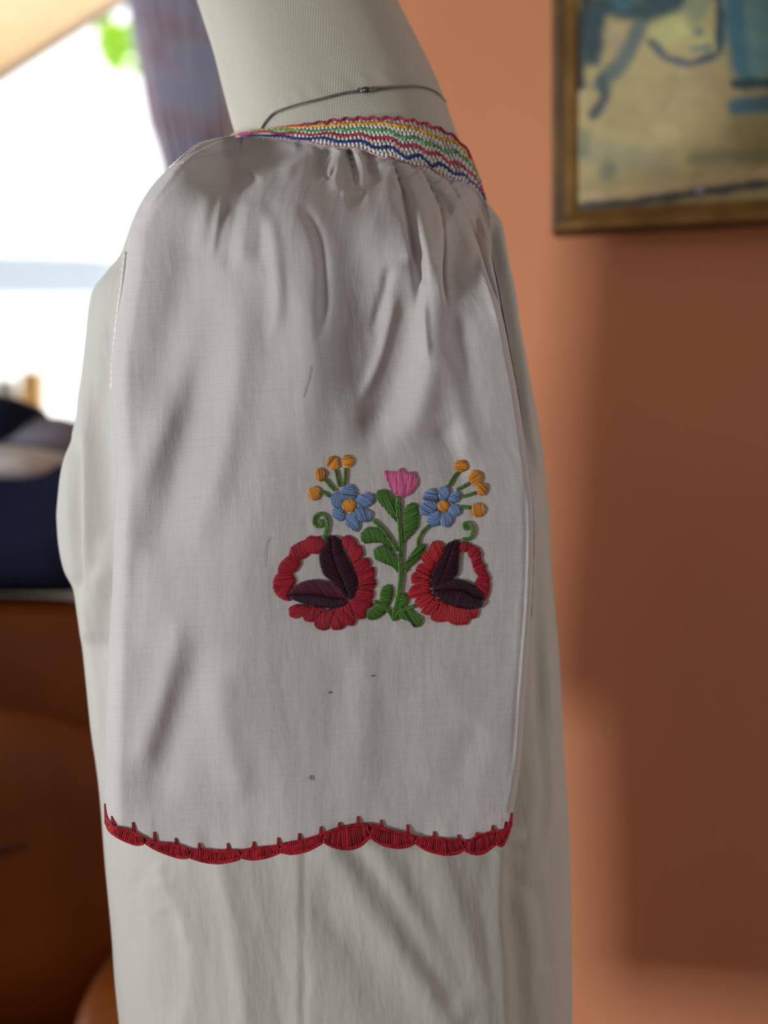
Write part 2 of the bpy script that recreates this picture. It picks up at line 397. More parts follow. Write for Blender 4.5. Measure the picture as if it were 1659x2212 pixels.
def frame_bars(name, c, u, v, hu, hv, t=.03):
    c, u, v = (np.array(q, float) for q in (c, u, v)); n = np.cross(u, v); mb = MB()
    for (a0, a1, b0, b1) in ((-hu-t, hu+t, hv, hv+t), (-hu-t, hu+t, -hv-t, -hv), (-hu-t, -hu, -hv, hv), (hu, hu+t, -hv, hv)):
        p = [c+u*a+v*b+n*k*.012 for k in (-1, 1) for (a, b) in ((a0, b0), (a1, b0), (a1, b1), (a0, b1))]
        mb.add(p, [(0,3,2,1),(4,5,6,7),(0,1,5,4),(1,2,6,5),(2,3,7,6),(3,0,4,7)])
    o = mb.build(name, M['white_paint'], None, sm=False); o['kind'] = 'structure'
frame_bars('right_fill_frame', (1.925, -.10, 1.25), (0, 1, 0), (0, 0, 1), .13, .50)  # bars on solid wall, added around the right fill light
frame_bars('ceiling_fill_frame', (-.9, -1.2, 2.585), (1, 0, 0), (0, 1, 0), .45, .45)  # bars on the closed ceiling, added around the overhead fill

# outside
box_obj('ground', (-30, 3.3, -1.2), (30, 60, -1.1), M['asphalt'])
mb = MB(); x = np.linspace(-14, 8, 60)
ztop = CZ+.150*21+.25*np.exp(-((x+6.2)/1.0)**2)+.08*np.sin(x*1.1)
V = np.stack([np.stack([x, 0*x+20+.8*k, -1.1+(ztop+1.1)*(1-(k/4.)**2)], -1) for k in range(5)], 0)
o = link('hill', grid_mesh('hill', V), M['haze_hill']); tag(o, 'pale blue-grey hill line far beyond the window', 'hill')
bl = empty('low_building', (-4, 15, -1.1)); tag(bl, 'long low white building across the street outside the window', 'building')
mb = MB(); mb.box((-12, 14, -1.1), (5, 17, CZ+.118*15)); mb.build('facade', M['render_white'], bl, sm=False)
mb = MB(); mb.box((-12.2, 13.8, CZ+.118*15), (5.2, 17.2, CZ+.126*15)); mb.build('roof', M['render_white'], bl, sm=False)

# awning outside, its edge slanting across the top of the window
aw = empty('awning', tuple(P(0, 0, 3.6))); tag(aw, 'cream cloth awning slanting down outside, across the top of the window', 'awning')
def slabq(q, th, mat, name, parent):
    q = np.array(q, float); n = np.cross(q[1]-q[0], q[3]-q[0]); n /= np.linalg.norm(n)
    v = np.vstack([q, q+n*th]); mb = MB(); mb.add(v, [(0,1,2,3),(7,6,5,4),(0,4,5,1),(1,5,6,2),(2,6,7,3),(3,7,4,0)]); return mb.build(name, mat, parent, sm=False)
slabq([P(-320, 372, 3.4), P(330, -40, 3.5), P(330, -560, 4.6), P(-320, -300, 4.6)], .004, M['awning'], 'canopy', aw)
slabq([P(-320, 388, 3.38), P(330, -24, 3.48), P(330, -48, 3.48), P(-320, 362, 3.38)], .012, M['awning_hem'], 'hem', aw)

# leafy branch outside
br = empty('leafy_branch', tuple(P(262, 100, 3.9))); tag(br, 'bright yellow-green leafy branch outside, between awning and curtain', 'branch')
mb = MB(); mb.tube(crom([P(420, 20, 4.0), P(330, 60, 3.95), P(280, 90, 3.9), P(240, 135, 3.9)], 6), .005, 6); mb.build('stem', M['dark_wood'], br)
lv = MB()
for k in range(260):
    a = rng.uniform(0, 6.28); q = rng.uniform(0, 1)**.6
    c = P(262+q*54*math.cos(a), 102+q*56*math.sin(a)+.3*q*54*math.cos(a), 3.9+rng.uniform(-.06, .06)); d = rng.normal(size=3); d /= np.linalg.norm(d)
    e = np.cross(d, rng.normal(size=3)); e /= np.linalg.norm(e); l = rng.uniform(.022, .036); w = l*.42
    nrm = np.cross(d, e)*l*.12
    lv.add([c, c+d*l*.35+e*w*.8+nrm, c+d*l*.75+e*w*.7+nrm, c+d*l*1.1, c+d*l*.75-e*w*.7+nrm, c+d*l*.35-e*w*.8+nrm, c+d*l*.55], [(0,1,6),(1,2,6),(2,3,6),(3,4,6),(4,5,6),(5,0,6)], rng.uniform())
o = lv.build('foliage', M['leaf'], br); o['kind'] = 'stuff'

# curtain
def px2x(px, Y): return (px-829.5)*S*(1+Y)
YC_ = 2.74
zz = np.linspace(0, 1, 90); uu = np.linspace(0, 1, 160)
U, Z = np.meshgrid(uu, zz); zw = 2.50-Z*2.46; pyc = 1106-(zw-CZ)/(S*(1+YC_))
le = np.interp(pyc, [-400, 0, 130, 260, 350, 700, 1500], [262, 268, 292, 314, 343, 380, 395]); re = np.interp(pyc, [-400, 0, 300, 1500], [470, 472, 488, 470])
X = px2x(le+(re-le)*U, YC_); Yd = YC_+.022*np.sin(U*2*math.pi*5.2+.6*np.sin(Z*5))+.01*np.sin(U*31+Z*3)
o = link('curtain', grid_mesh('curtain', np.stack([X, Yd, zw], -1)), M['curtain']); tag(o, 'purple-grey patterned curtain gathered beside the bright window', 'curtain')
cr = MB(); cr.tube([(-2.1, 2.74, 2.515), (-1.2, 2.74, 2.515), (-.22, 2.74, 2.515)], .011, 10); o = cr.build('curtain_rod', M['black_metal']); tag(o, 'thin dark rod that the patterned curtain hangs from', 'curtain rod')

# leather armchair behind the figure, cloth bundle on top
ac = empty('leather_armchair', (-.60, 1.10, 0)); tag(ac, 'orange-brown leather armchair with rounded back, left behind the dress form', 'armchair')
zt = CZ-.100
def part_ell(name, mat, parent, *a, **k):
    mb = MB(); mb.ellipsoid(*a, **k); return mb.build(name, mat, parent)
part_ell('backrest', M['leather'], ac, (-.605, 1.00, zt-.26), (.42, .13, .26), .45, .35, 60, 30)
part_ell('back_cushion', M['leather'], ac, (-.60, .90, zt-.31), (.36, .10, .20), .6, .5, 60, 30, wob=.012)
part_ell('seat_cushion', M['leather'], ac, (-.60, .72, .42), (.33, .17, .10), .5, .35, 48, 20)
part_ell('seat_base', M['leather'], ac, (-.605, .86, .21), (.40, .28, .14), .25, .25, 40, 16)
for sx in (-1, 1): part_ell('armrest', M['leather'], ac, (-.605+sx*.37, .82, .36), (.075, .28, .30), .35, .35, 30, 20)
for sx in (-1, 1):
    for y in (.64, 1.08):
        mb = MB(); mb.tube([(-.605+sx*.34, y, 0), (-.605+sx*.33, y, .10)], [.016, .024], 12); mb.build('leg', M['dark_wood'], ac)
mb = MB(); mb.tube(crom([(-.97, .865, zt-.33), (-.80, .805, zt-.31), (-.60, .798, zt-.295), (-.40, .805, zt-.26), (-.25, .86, zt-.235)], 8), .006, 8); mb.build('piping', M['piping'], ac)

cb = empty('shade_cabinet', (-.88, .30, 0)); tag(cb, 'added unseen cabinet that keeps window light off the leather armchair', 'cabinet')  # added out of view to block the key light from the armchair front
mb = MB(); mb.box((-1.04, .14, .04), (-.72, .48, .98)); mb.build('body', M['dark_wood'], cb, sm=False)
mb = MB(); mb.box((-1.06, .12, .98), (-.70, .49, 1.0)); mb.build('top', M['dark_wood'], cb, sm=False)
mb = MB(); mb.box((-1.03, .145, 0), (-.73, .47, .04)); mb.build('plinth', M['black_metal'], cb, sm=False)
mb = MB(); mb.box((-1.02, .122, .08), (-.74, .138, .94)); dr = mb.build('door', M['dark_wood'], cb, sm=False)
mb = MB(); mb.ellipsoid((-.78, .112, .56), (.012, .010, .012)); mb.build('knob', M['gilt'], dr)
bd = empty('cloth_bundle', tuple(P(-80, 1300, 1.02)))
tag(bd, 'bundle of folded navy cloth with one pale grey fold, on the leather armchair back', 'cloth')
def lump(name, mat, px, py, Y, rx, ry, rz, **k):
    c = P(px, py, Y); s = S*(1+Y); return part_ell(name, mat, bd, tuple(c), (rx*s, ry, rz*s), k.get('e', .75), .8 if k.get('e', .75) > .6 else .5, 40, 24, wob=k.get('wob', .03))
lump('lower_fold', M['navy'], -75, 1140, 1.02, 330, .11, 140, e=.4, wob=.015)
lump('grey_fold', M['grey_wool'], -60, 1002, .97, 205, .09, 40)
lump('slate_fold', M['slate'], 50, 962, 1.04, 160, .08, 62)
lump('upper_fold', M['navy'], -70, 915, 1.02, 165, .09, 62)
tb = MB(); c0 = P(40, 800, 1.92+.95); c1 = P(86, 947, 1.92+.95)
tb.box((c0[0], 2.88, WZ0), (c1[0], 2.93, c0[2])); o = tb.build('tan_box', M['tan'], None, sm=False); tag(o, 'small tan box standing on the window sill', 'box')
md = o.modifiers.new('bevel', 'BEVEL'); md.width = .003; md.segments = 2
gj = MB(); cj = P(8, 900, 2.94); prof = [(0, 0), (.030, 0), (.042, .03), (.045, .07), (.036, .11), (.028, .125), (.030, .135), (.026, .135), (.024, .12), (0, .118)]
V = np.array([[(cj[0]+r*math.cos(a), 2.95+r*math.sin(a), WZ0+z) for a in np.linspace(0, 6.2832, 25)[:-1]] for r, z in prof])
o = link('grey_jar', grid_mesh('grey_jar', V, close=True), M['grey_ceramic']); tag(o, 'grey jar on the window sill left of the tan box', 'jar')

# ------------------------------------------------------------------ framed painting on the terracotta wall
wd = (WB-WA)/np.linalg.norm(WB-WA); wn = np.array([wd[1], -wd[0]])     # wn points into the room
def wall_pt(px, py, off=0.):
    """where the line of sight through px, py meets the wall shifted by off into the room"""
    tx = (px-829.5)*S; A = WA+wn*off
    # solve A + s*wd = (tx*(1+Y), Y)
    s = (tx*(1+A[1])-A[0])/(wd[0]-tx*wd[1]); p = A+s*wd
    return s, CZ-(py-1106)*S*(1+p[1])
FD = .030
s0, z0 = wall_pt(1189, 503, FD); s1 = s0+.42; z1 = z0+.36
def W3(s, z, off): p = WA+wd*s+wn*off; return (p[0], p[1], z)
fr = empty('framed_painting', W3((s0+s1)/2, z0, 0)); tag(fr, 'gilt and dark wood framed painting in blue and tan on the terracotta wall', 'picture')
mw = .0225
def rail(side):
    prof = [(0, .001), (0, FD-.003), (.003, FD), (.010, FD), (.013, FD-.003), (.019, FD-.008), (mw, FD-.010), (mw, .002)]
    ends = {'bottom': ((s0, z0), (s1, z0), (1, 1), (-1, 1)), 'top': ((s1, z1), (s0, z1), (-1, -1), (1, -1)),
            'left': ((s0, z1), (s0, z0), (1, -1), (1, 1)), 'right': ((s1, z0), (s1, z1), (-1, 1), (-1, -1))}[side]
    mb = MB(); (a, b, da, db) = ends; v = []
    for (c, dd) in ((a, da), (b, db)):
        for (w, off) in prof: v.append(W3(c[0]+dd[0]*w, c[1]+dd[1]*w, off))
    n = len(prof); mb.add(v, [(i, (i+1) % n, n+(i+1) % n, n+i) for i in range(n)]+[tuple(range(n))[::-1], tuple(range(n, 2*n))])
    me = mb.mesh('frame_rail'); o = link('frame_rail', me, [M['dark_wood'], M['gilt']], fr, False)
    for i, p in enumerate(me.polygons): p.material_index = 1 if (i in ((4, 5, 6) if side == 'left' else (2, 3, 4, 5))) else 0
for s_ in ('bottom', 'top', 'left', 'right'): rail(s_)
ns, nz = 190, 160
SS, ZZ = np.meshgrid(np.linspace(s0+mw*.9, s1-mw*.9, ns), np.linspace(z0+mw*.9, z1-mw*.9, nz))
Vp = np.stack([WA[0]+wd[0]*SS+wn[0]*.017, WA[1]+wd[1]*SS+wn[1]*.017, ZZ], -1)
Vp += (.0004*np.sin(SS*900+np.sin(ZZ*300)*3))[..., None]*np.array([wn[0], wn[1], 0])
qx, qy = proj(Vp)
colr = np.zeros(qx.shape+(3,)); colr[:] = lin(150, 138, 98)[:3]
def stroke(pts, w, rgb, a=1.):
    global colr
    d, _, _ = poly_dist(qx, qy, np.asarray(pts, float) if len(pts) > 1 else np.array([pts[0], pts[0]])+[[0, 0], [.1, .1]])
    d = d+1.6*np.sin(qx*.11+qy*.05)+1.4*np.sin(qy*.13-qx*.04); m = (a*smooth((w*1.12-d)/(w*.8)))[..., None]; colr = colr*(1-m)+np.array(lin(*rgb)[:3])*m
stroke([(1620, 290), (1659, 320)], 70, (122, 112, 74), .8); stroke([(1330, 250), (1400, 240)], 60, (140, 128, 92), .6)
stroke([(1290, 330), (1430, 350)], 40, (125, 125, 105), .6); stroke([(1315, 370)], 30, (98, 104, 92), .8)
stroke([(1500, 340), (1650, 335)], 22, (105, 105, 82), .7); stroke([(1470, 200), (1550, 200)], 60, (142, 126, 95), .7)
stroke([(1440, 290)], 35, (158, 148, 112), .7); stroke([(1260, 290), (1256, 330)], 20, (100, 108, 98), .7)
stroke([(1268, 0), (1250, 90), (1246, 185)], 24, (38, 44, 46)); stroke([(1250, -150), (1360, -60), (1440, 0)], 70, (40, 62, 68))
stroke([(1300, 10), (1395, 28), (1450, 0)], 34, (42, 62, 68)); stroke([(1345, 0)], 34, (50, 84, 92)); stroke([(1290, 30), (1278, 120)], 30, (40, 60, 68))
stroke([(1380, 60), (1345, 130), (1300, 180)], 26, (84, 98, 94)); stroke([(1330, 85)], 20, (140, 132, 112))
stroke([(1300, 170), (1305, 210), (1280, 250)], 16, (62, 74, 76)); stroke([(1258, 210)], 20, (150, 140, 105))
stroke([(1430, 70), (1490, 50), (1520, 90)], 40, (158, 158, 108)); stroke([(1500, 30), (1530, -40)], 34, (120, 130, 100)); stroke([(1510, 70)], 14, (110, 118, 108))
stroke([(1405, 92), (1440, 124), (1490, 138), (1540, 122)], 13, (78, 86, 92)); stroke([(1530, 100), (1500, 106)], 10, (98, 110, 112))
stroke([(1585, -100), (1590, 60), (1610, 150)], 40, (62, 104, 118)); stroke([(1552, -60), (1556, 110)], 12, (42, 72, 84)); stroke([(1640, -60), (1650, 140)], 44, (92, 132, 134))
stroke([(1590, 180), (1670, 180)], 18, (40, 66, 76)); stroke([(1590, 228), (1670, 224)], 26, (62, 94, 108))
stroke([(1240, 428), (1400, 412), (1500, 395), (1680, 368)], 15, (166, 148, 116)); stroke([(1220, 452), (1400, 434), (1520, 414), (1700, 392)], 13, (62, 66, 68))
stroke([(1510, 410)], 12, (140, 142, 152)); stroke([(1238, 250), (1238, 440)], 5, (90, 84, 66))
pm = grid_mesh('canvas', Vp); at = pm.attributes.new('paint', 'FLOAT_COLOR', 'POINT')
at.data.foreach_set('color', np.concatenate([np.clip(colr*1.9, 0, 1), np.ones(qx.shape+(1,))], -1).reshape(-1))
link('canvas', pm, M['painting'], fr)
mb = MB()
v = [W3(s0+.004, z0+.004, .0), W3(s1-.004, z0+.004, .0), W3(s1-.004, z1-.004, .0), W3(s0+.004, z1-.004, .0), W3(s0+.004, z0+.004, .006), W3(s1-.004, z0+.004, .006), W3(s1-.004, z1-.004, .006), W3(s0+.004, z1-.004, .006)]
mb.add(v, [(0,3,2,1),(4,5,6,7),(0,1,5,4),(1,2,6,5),(2,3,7,6),(3,0,4,7)]); mb.build('backboard', M['dark_wood'], fr, sm=False)

# ------------------------------------------------------------------ dress form
YC = .190
dress_form = empty('dress_form', (P(740, 1106, YC)[0], YC, 0)); tag(dress_form, 'pale canvas covered dress form seen from the side, wearing the white blouse', 'dress form')
BL = np.array([(505,298),(478,318),(420,350),(350,410),(300,470),(276,530),(262,566),(235,600),(206,640),(193,700),(186,760),(177,850),(172,900),(160,950),(148,985),(138,1030),(131,1100),(131,1130),(135,1180),(146,1230),(165,1270),(174,1320),(186,1400),(203,1560),(221,1700),(233,1850),(247,2000),(254,2100),(266,2212),(290,2420)], float)
BR = np.array([(1046,430),(1056,450),(1064,462),(1078,482),(1086,500),(1097,556),(1103,590),(1110,625),(1116,660),(1122,705),(1132,760),(1148,850),(1157,895),(1166,950),(1171,990),(1176,1030),(1182,1100),(1184,1130),(1186,1180),(1189,1230),(1192,1270),(1196,1320),(1204,1400),(1213,1560),(1222,1700),(1228,1850),(1231,2000),(1232,2100),(1232,2212),(1228,2420)], float)
RB = 420
def tbl(t, n):
    k = np.linspace(0, len(t)-1, n); a = crom(t, 12); return np.stack([np.interp(k, np.linspace(0, len(t)-1, len(a)), a[:, i]) for i in range(2)], -1)
# rows evenly spaced along the body
cl = crom(BL, 12); cr_ = crom(BR, 12)
w_ = np.r_[0, np.cumsum(np.linalg.norm(np.diff((cl+cr_)/2, axis=0), axis=1))]
tt = np.linspace(0, w_[-1], RB)
bl_ = np.stack([np.interp(tt, w_, cl[:, i]) for i in range(2)], -1); br_ = np.stack([np.interp(tt, w_, cr_[:, i]) for i in range(2)], -1)
def ring_body(L, R, hd, th, ex=.86, ey=.86, yc=YC):
    """L, R: rows x 2 silhouettes in pixels at depth yc"""
    A = P(L[:, 0], L[:, 1], yc); B = P(R[:, 0], R[:, 1], yc); C = (A+B)/2; Hh = (B-A)/2
    cx = np.sign(np.cos(th))*np.abs(np.cos(th))**ex; sy = np.sign(np.sin(th))*np.abs(np.sin(th))**ey
    V = C[:, None]+Hh[:, None]*cx[None, :, None]
    V[..., 1] = yc-hd[:, None]*sy[None]
    return V
bhd = np.interp(bl_[:, 1], [296, 360, 470, 800, 1100, 1400, 2330], [.068, .080, .105, .115, .116, .113, .116])
def ring_uv(V, v):
    """u follows the cloth round the ring (photo-pixel units), v given"""
    d = np.linalg.norm(np.diff(V, axis=1), axis=2); u = np.concatenate([np.zeros((len(V), 1)), np.cumsum(d, 1)], 1)/S
    u = u-u[:, u.shape[1]//2][:, None]
    return np.stack([u, v], -1)
# canvas torso and neck
nkL = np.array([(372,-165),(398,-80),(425,0),(459,105),(481,190),(509,291),(533,330),(545,375),(520,440)], float)
nkR = np.array([(770,-190),(818,-80),(856,0),(904,95),(947,185),(984,288),(1008,345),(1034,420),(1046,470)], float)
sel = bl_[:, 1] > 520
insL = bl_[sel][::6]+[26, 0]; insR = br_[sel][::6]-[26, 0]
TL = np.vstack([crom(nkL, 10), insL]); TR = np.vstack([crom(nkR, 10), insR])
thd = np.r_[np.interp(np.linspace(0, 1, len(crom(nkL, 10))), [0, .25, .62, .8, 1], [.058, .062, .074, .066, .070]), np.full(len(insL), .098)]
th = np.linspace(-math.pi/2, 1.5*math.pi, 200, endpoint=False)
V = ring_body(TL, TR, thd, th, .90, .95)
qx, qy = proj(V)
near = V[..., 1] < YC
cre = folds(qx, qy, [('g', .0011, 3.0, .15, .25, [(560,258),(640,214),(700,193),(770,178),(830,167),(880,165),(930,177),(965,205)]), ('g', -.0009, 3.2, .15, .25, [(560,251),(640,207),(700,186),(770,171),(830,160),(880,158),(930,169),(965,196)])])
V[..., 1] -= np.where(near, cre, 0)
neck_V = V.copy()
# bottom and top closed by shrinking rings
bot = V[-1:].copy(); bot = bot.mean(1, keepdims=True)+(bot-bot.mean(1, keepdims=True))*.02
bot[..., 2] -= .012
top = V[:1]; tc = top.mean(1, keepdims=True); top2 = tc+(top-tc)*.02
Va = np.concatenate([top2, top, V, bot], 0)
qx, qy = proj(Va)
ang = np.broadcast_to(th, qx.shape)
uv = np.stack([(ang*430/1.9), qy+.25*qx], -1)
uvn = np.stack([qx, qy], -1)
link('torso', grid_mesh('torso', Va, ring_uv(Va, qy), close=True), M['canvas'], dress_form)
nc = P(571, -178, YC)
mb = MB(); mb.ellipsoid((nc[0], YC, nc[2]+.008), (.062, .058, .012), .4, 1, 40, 10); mb.build('neck_cap', M['dark_wood'], dress_form)
mb = MB(); mb.tube([(nc[0], YC, nc[2]+.015), (nc[0], YC, nc[2]+.03), (nc[0], YC, nc[2]+.045), (nc[0], YC, nc[2]+.055)], [.008, .010, .016, .004], 14); mb.build('finial', M['dark_wood'], dress_form)
bc = V[-1].mean(0)
mb = MB(); mb.tube([(bc[0], YC, bc[2]), (bc[0], YC, .12)], .012, 14); mb.build('pole', M['black_metal'], dress_form)
for k in range(3):
    a = k*2.094+.4; mb = MB()
    mb.tube(crom([(bc[0], YC, .20), (bc[0]+.10*math.cos(a), YC+.10*math.sin(a), .12), (bc[0]+.22*math.cos(a), YC+.22*math.sin(a), .012)], 6), .011, 10); mb.build('leg', M['black_metal'], dress_form)

# ------------------------------------------------------------------ the blouse
blouse = empty('blouse', (P(740, 1106, YC)[0], YC, CZ-.38)); tag(blouse, 'white cotton peasant blouse with embroidered short sleeve and coloured smocked neckline', 'blouse')
# --- bodice
body_folds = [
 ('g', .0026, 18, .02, .02, [(462,1790),(480,1880),(498,1960),(515,2060),(528,2150),(540,2290)]),
 ('g', -.0019, 28, .02, .02, [(560,1790),(585,1900),(600,2050),(606,2290)]),
 ('g', -.0012, 7, .02, .02, [(655,1780),(655,1950),(654,2300)]), ('g', .0006, 7, .02, .02, [(646,1780),(646,1950),(645,2300)]),
 ('g', .0031, 22, .1, .1, [(690,1800),(745,1880),(805,1970),(865,2060),(925,2150),(990,2270)]),
 ('g', -.0028, 32, .2, .1, [(650,1900),(720,1990),(790,2090),(850,2190),(900,2300)]),
 ('g', -.0020, 19, .1, .1, [(735,1800),(800,1890),(865,1980),(930,2080),(1000,2200)]),
 ('g', .0017, 16, .1, .1, [(790,1800),(850,1890),(900,1980),(960,2090),(1010,2220)]),
 ('g', -.0015, 20, .1, .1, [(880,1820),(905,1920),(950,2040),(1000,2170)]),
 ('g', .0019, 20, .1, .1, [(925,1810),(965,1900),(1000,2000),(1040,2120),(1060,2280)]),
 ('g', .0022, 14, .1, .1, [(1080,1800),(1078,1900),(1074,1990),(1085,2100),(1095,2260)]),
 ('g', -.0016, 18, .1, .1, [(1105,1850),(1112,1980),(1130,2110),(1140,2280)]),
 ('g', .0015, 14, .1, .1, [(1120,1900),(1140,2000),(1150,2140),(1165,2280)]),
 ('g', -.0014, 14, .15, .1, [(1150,1900),(1175,1990),(1185,2100)]),
 ('g', .0016, 11, .1, .2, [(335,1860),(365,1920),(392,1990),(404,2050)]), ('g', -.0014, 16, .1, .2, [(350,1960),(380,2020),(392,2100),(385,2212)]),
 ('g', .0017, 20, .2, .1, [(430,1960),(410,2060),(400,2160),(395,2280)]), ('g', -.0010, 20, .2, .2, [(300,1870),(290,1960),(310,2060)]),
 ('g', .0007, 12, .2, .2, [(300,1900),(340,1915),(400,1890)]),
 # left strip in front of the sleeve
 ('g', -.0055, 9, .15, .15, [(163,930),(160,1010),(160,1090),(163,1170),(172,1240),(184,1300)]),
 ('g', .0030, 9, .1, .1, [(182,800),(180,900),(180,1000),(182,1100),(186,1200),(192,1300),(205,1450),(222,1650)]),
 ('g', -.0060, 24, .12, .12, [(232,660),(222,800),(215,950),(214,1080),(222,1190)]),
 ('g', .0040, 16, .2, .2, [(244,1215),(220,1250),(208,1310),(206,1400)]), ('g', -.002, 10, .2, .2, [(236,1270),(232,1340),(234,1420)]),
 # right strip behind the sleeve
 ('g', .0050, 5, .08, .15, [(1064,455),(1078,540),(1100,640),(1118,740),(1135,850),(1150,950),(1160,1060)]),
 ('g', -.0045, 4, .1, .2, [(1060,480),(1070,560),(1092,670),(1110,780),(1128,900),(1143,1010)]),
 ('g', -.0040, 4, .1, .2, [(1076,480),(1092,560),(1112,680),(1132,800),(1150,930),(1162,1030)]),
 ('g', -.0025, 9, .2, .2, [(1165,1150),(1160,1300),(1165,1450),(1160,1600)]), ('g', .0030, 10, .2, .2, [(1178,1250),(1175,1400),(1185,1550),(1190,1700),(1185,1850)]),
 ('g', -.0020, 12, .2, .2, [(1200,1550),(1205,1700),(1195,1850),(1205,2050)]), ('g', .0020, 14, .2, .2, [(1140,1600),(1150,1720),(1135,1850)]),
]
NT = 560
th = np.linspace(-math.pi/2, 1.5*math.pi, NT, endpoint=False)
V = ring_body(bl_, br_, bhd, th)
farx = smooth(-np.sin(th)*1.6)[None]*smooth((bl_[:, 1]-330)/200.)[:, None]
V[..., 1] += farx*.055
qx, qy = proj(V)
F = folds(qx, qy, body_folds)
nrm = np.stack([np.cos(th), -np.sin(th), 0*th], -1)[None]
nearw = smooth((np.sin(th)+.35)/.5)[None]
V = V+nrm*(F*nearw)[..., None]
# a few soft vertical drapes on the far side too, and the hem turned in
V = V+nrm*(.0022*np.sin(th*9+1)*(1-nearw)*smooth((qy-600)/600))[..., None]
hem = V[-1:].copy(); hc = hem.mean(1, keepdims=True); hem2 = hc+(hem-hc)*.975; hem2[..., 2] += .004
V2 = np.concatenate([V, hem+[[[0, 0, -.002]]], hem2], 0)
qx, qy = proj(V2)
uvb = np.stack([np.where(V2[..., 1] < YC, qx, 2*829-qx), qy], -1)
bod_V = V2.copy()
link('bodice', grid_mesh('bodice', V2, ring_uv(V2, (CZ-V2[..., 2])/S), close=True), M['bodice'], blouse)

# --- neckband
top_rows = {
 'A': [(505,291),(540,284),(580,279),(615,274),(648,270),(686,265),(721,260),(752,257),(789,255),(809,255),(842,255),(869,257),(900,263),(927,270),(954,280),(977,292),(992,305),(1010,326),(1023,353),(1036,394),(1047,424)],
 'B': [(560,281),(590,278),(615,276),(654,275),(692,272),(731,270),(760,268),(789,267),(828,266),(861,273),(892,276),(915,285),(934,291),(950,300),(973,302),(990,313),(1004,332),(1019,353),(1032,384)],
 'C': [(536,284),(567,280),(600,279),(634,281),(683,284),(727,280),(750,281),(784,278),(799,282),(838,282),(857,294),(871,298),(896,297),(915,309),(930,312),(948,319),(959,329),(982,326),(998,340),(1010,347),(1023,368),(1035,396)],
 'D': [(505,293),(528,290),(557,285),(576,284),(600,288),(634,287),(673,293),(708,288),(731,292),(750,294),(779,290),(801,299),(842,298),(867,316),(896,314),(923,331),(948,332),(967,352),(988,351),(1008,369),(1019,376),(1032,396),(1040,412)],
 'E': [(517,296),(547,292),(580,293),(607,293),(638,299),(672,300),(698,298),(735,307),(781,305),(809,320),(844,318),(878,343),(903,334),(934,360),(950,352),(981,377),(998,375),(1010,388),(1027,402),(1042,419),(1048,431)],
 'F': [(596,300),(640,303),(665,304),(690,312),(715,315),(740,318),(775,320),(787,323),(815,336),(835,343),(850,338),(875,352),(905,363),(925,358),(955,380),(985,390),(1008,394),(1024,407),(1040,424)]}
bt = np.array([(503,290),(540,283),(580,277),(615,272),(648,268),(686,263),(721,258),(752,255),(789,253),(842,253),(869,255),(900,260),(927,267),(954,277),(979,290),(994,303),(1012,324),(1025,351),(1038,392),(1049,424)], float)
bb = np.array([(503,297),(547,295),(580,297),(608,302),(640,304),(665,306),(690,313),(715,317),(775,322),(815,336),(850,344),(905,364),(955,381),(985,392),(1008,397),(1024,410),(1040,426),(1046,431)], float)
def topY(px): return np.interp(px, bt[:, 0], bt[:, 1])
def botY(px): return np.interp(px, bb[:, 0], bb[:, 1])
def bandY(px, py, lim=1.):
    k = np.clip((np.asarray(px, float)-776)/274., -lim, lim); n = YC-.006-.090*(1-np.abs(k)**2.5)**.42
    v = np.clip((np.asarray(py, float)-topY(px))/np.maximum(botY(px)-topY(px), 1), 0, 1.2)
    return n-.009*v*np.sqrt(np.clip(1-k*k, 0, 1))
NU, NV = 1100, 34
pu = np.linspace(503.2, 1048.5, NU); vv = np.linspace(0, 1, NV)
PU, VV = np.meshgrid(pu, vv)
wq = 9.0
Ttop = topY(PU); Tbot = np.maximum(botY(PU), Ttop+5)
# pleats lean with the band: shift columns to the right going down on the right-hand part
lean = 26*VV*smooth((PU-760)/200)
QX = PU; QY = Ttop+(Tbot-Ttop)*VV
rowph = np.floor(VV*5.2)
ple = np.abs(np.sin(math.pi*((QX-lean)/wq+.5*(rowph % 2))))**.7*(.55+.45*np.abs(np.sin(math.pi*VV*5.2)))
Yb = bandY(QX, QY)-.0016*ple*np.minimum(1, (Tbot-Ttop)/30)
Vn = P(QX, QY+1.2*ple*(VV > .96), Yb)
